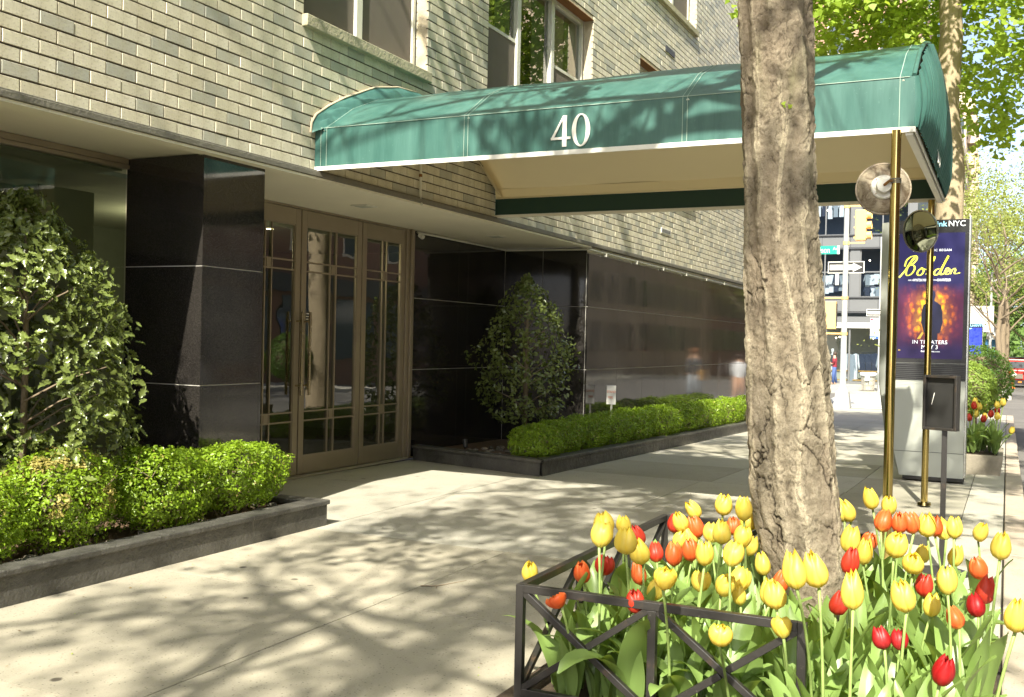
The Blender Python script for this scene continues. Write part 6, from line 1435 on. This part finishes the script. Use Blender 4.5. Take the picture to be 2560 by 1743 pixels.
# ---------------------------------------------------------------- far end of the street
lp = thing('street_lamp', 'tall slim street lamp with a long arm reaching over the road', 'street lamp', (70, 1.0, gz(70)))
MB().lathe([(.11, 0), (.06, 7.2)], 10, (70, 1.0, gz(70))).build('pole', POLEW, lp, smooth=40); MB().tube([(70, 1.0, gz(70)+6.6), (70, -.6, gz(70)+7.2), (70, -1.8, gz(70)+7.4)], .05, 8).build('arm', POLEW, lp); MB().box((69.8, -2.5, gz(70)+7.35), (70.2, -1.8, gz(70)+7.5)).build('lamp_head', POLEW, lp, bevel=.03)
gb = thing('sign_board', 'large plain grey sign board seen from behind on two posts', 'sign board', (60.5, 1.6, gz(60)))
MB().box((60.5, .72, 2.55), (60.56, 2.6, 3.95)).build('board', simple('pale_grey_board', (.58, .57, .52), .7), gb); MB().box((60.46, 1.86, gz(60)), (60.499, 1.94, 3.95)).build('post', FDARK, gb)
sc_ = thing('scaffold', 'blue painted sidewalk scaffold far down the street', 'scaffold', (98, .9, gz(98)))
for x in (94, 98, 102):
    for y in (.3, 1.5): MB().box((x-.07, y-.07, gz(x)), (x+.07, y+.07, 1.9)).build('post', BLUEF, sc_)
for z in (1.0, 1.45, 1.9): MB().box((93.9, .2, z), (94, 1.6, z+.12)).build('rail', BLUEF, sc_)
MB().box((93.8, .2, 2.05), (102.5, 1.7, 2.5)).build('deck', BLUEF, sc_); MB().lathe([(.001, 1.3), (.4, 1.1), (.7, .6), (.7, 0)], 14, (94, .95, 2.51)).build('debris_chute', PLAST, sc_, smooth=40)
MB().box((95, .3, gz(95)), (96, .9, .9)).build('barrier', CLW, sc_)
tk = thing('dump_truck', 'red dump truck coming up the road', 'truck', (110, -1.0, gz(110)-.13))
TX, TY, TZ = 110, -1.0, gz(110)-.13
MB().box((TX-1.0, TY-1.0, TZ+.75), (TX+.4, TY+1.0, TZ+1.75)).build('hood', TRED, tk, bevel=.12); MB().box((TX+.4, TY-1.1, TZ+.8), (TX+2.2, TY+1.1, TZ+2.75)).build('cab', TRED, tk, bevel=.1)
MB().box((TX+.36, TY-.95, TZ+1.85), (TX+.395, TY+.95, TZ+2.5)).build('windscreen', DKGLASS, tk); MB().box((TX-1.06, TY-.35, TZ+.9), (TX-1.005, TY+.35, TZ+1.35)).build('grille', STEEL, tk)
MB().box((TX+2.3, TY-1.2, TZ+1.1), (TX+6.5, TY+1.2, TZ+2.95)).build('dump_body', RUBBER, tk, bevel=.04); MB().box((TX-1.15, TY-1.15, TZ+.45), (TX-1.0, TY+1.15, TZ+.75)).build('bumper', RUBBER, tk)
MB().prism([(-.28, 0), (0, -.28), (.28, 0), (0, .28)], 0, .01, lambda u, v, t: (TX-1.07-t, TY+.45+u, TZ+1.3+v)).build('diamond_plate', WHITE, tk)
MB().box((TX-1.17, TY-.25, TZ+.5), (TX-1.151, TY+.05, TZ+.65)).build('number_plate', ORANGE, tk)
for s in (-1, 1):
    MB().box((TX-1.02, TY+s*.72-.15, TZ+1.0), (TX-1.003, TY+s*.72+.15, TZ+1.25)).build('headlight', CHROME, tk)
    for x in (-.4, 3.6, 4.9): MB().lathe([(.001, -.15), (.5, -.15), (.5, .15), (.001, .15)], 16, (TX+x, TY+s*.95, TZ+.5), (0, 1, 0)).build('wheel', RUBBER, tk)
for i, (x, y, l) in enumerate(((96, -.45, 'orange traffic cone in front of the red truck'), (92, .15, 'orange traffic cone at the kerb by the scaffold'))):
    t = thing('traffic_cone', l, 'cone', (x, y, gz(x)-.13)); MB().lathe([(.22, 0), (.2, .06), (.15, .06), (.04, .7), (.001, .7)], 14, (x, y, gz(x)-.13)).build('cone', ORANGE, t)
# far trees
def far_tree(label, x, y, h, r, seed, n, sz, leaf, sp_=1.1, name='street_tree', h0=.28, levels=3, nm=7, ls=.9):
    t = thing(name, label, 'tree', (x, y, gz(x)), None); make_tree(t, (x, y, gz(x)), h*h0, h, sp_, r, seed, TWIG, leaf, n, sz, levels=levels, nmain=nm, leafspread=ls, clump=7, fan=False, up=.7, limb=.75); return t
far_tree('sparse street tree with tiny pale leaves behind the round shrubs', 47.5, .35, 8.5, .12, 71, 3600, .13, FARLEAF, levels=4, ls=.45)
far_tree('bare branched street tree past the second kiosk', 64, .25, 13, .16, 72, 6500, .17, FARLEAF, levels=4, ls=.6)
far_tree('thin street tree leaning over the road past the sign board', 76, .1, 13, .16, 73, 6500, .20, FARLEAF, levels=4, ls=.7)
far_tree('pale green street tree beside the tan tower', 90, .4, 15, .2, 74, 7000, .26, FARLEAF, ls=.9)
far_tree('rounded green tree behind the red truck', 122, -2.4, 13, .25, 75, 9000, .38, FARG, ls=1.3)
far_tree('broad green tree at the end of the street', 140, 1.2, 15, .3, 76, 9000, .42, FARG, ls=1.5)
far_tree('dense green tree right of the truck far away', 150, -7, 17, .3, 77, 9000, .45, FARG, ls=1.6)
far_tree('green tree on the opposite pavement', 100, -10.2, 14, .25, 78, 5000, .35, FARLEAF, ls=1.1)
far_tree('leafy tree on the opposite side of the street across from the doors', 6, -10.2, 11, .2, 79, 9000, .16, GINK, ls=.5)
far_tree('leafy tree on the opposite side further along', 16, -10.2, 12, .2, 80, 9000, .16, GINK, ls=.5)
wd = thing('park_trees', 'green mass of park trees closing the street', 'trees', (210, 0, gz(210))); wd['kind'] = 'stuff'
rgp = np.random.default_rng(8); n = 16000; P = np.stack([rgp.uniform(180, 230, n), rgp.uniform(-45, 45, n), gz(200)+rgp.beta(1.2, 1.3, n)*15], 1)
P[:, 2] -= np.array([3*(1+mn.noise(Vector((0, p*.12, 2)))) for p in P[:, 1]])
leaf_cloud('foliage', P, np.tile([(-.6, 0, .6)], (n, 1)), 1.5, FARG, wd, rgp, kind='stuff')
far_ = thing('distant_buildings', 'distant pale apartment block closing the view', 'building', (300, 20, -3)); MB().box((290, 8, -4), (320, 60, 30)).build('wall', CREAMB, far_)
# little twig and fallen bits on the pavement
tw_ = thing('fallen_twig', 'small brown twig lying on the pavement in front of the entrance', 'twig', (5.35, 3.1, 0)); MB().tube([(5.30, 3.16, .008), (5.36, 3.08, .006), (5.55, 2.98, .012)], [.004, .003, .0015], 6).build('stick', TWIG, tw_); MB().tube([(5.36, 3.08, .006), (5.30, 3.05, .01)], .003, 5).build('fork', TWIG, tw_)

lt = MB(); rl2 = random.Random(77)
for i in range(420):
    x, y = rl2.uniform(1.5, 14), rl2.choice((rl2.uniform(.4, 4.7), rl2.uniform(4.3, 4.8), rl2.uniform(1.7, 2.2)))
    if x > 3 and y < 1.9 and x < 5.95: continue
    a, r = rl2.uniform(0, 6.28), rl2.uniform(.003, .011); q = [(x+math.cos(a+k*1.57)*r*(1 if k % 2 else .45), y+math.sin(a+k*1.57)*r*(1 if k % 2 else .45), gz(x)+.004+rl2.uniform(0, .004)) for k in range(4)]
    lt.mi = rl2.choice((0, 0, 1, 2)); lt.add(q, [(0, 1, 2, 3)])
lt.build('pavement_litter', [simple('brown_bud_scales', (.14, .09, .04), .9), GINK, HOLLYD], None, kind='stuff')
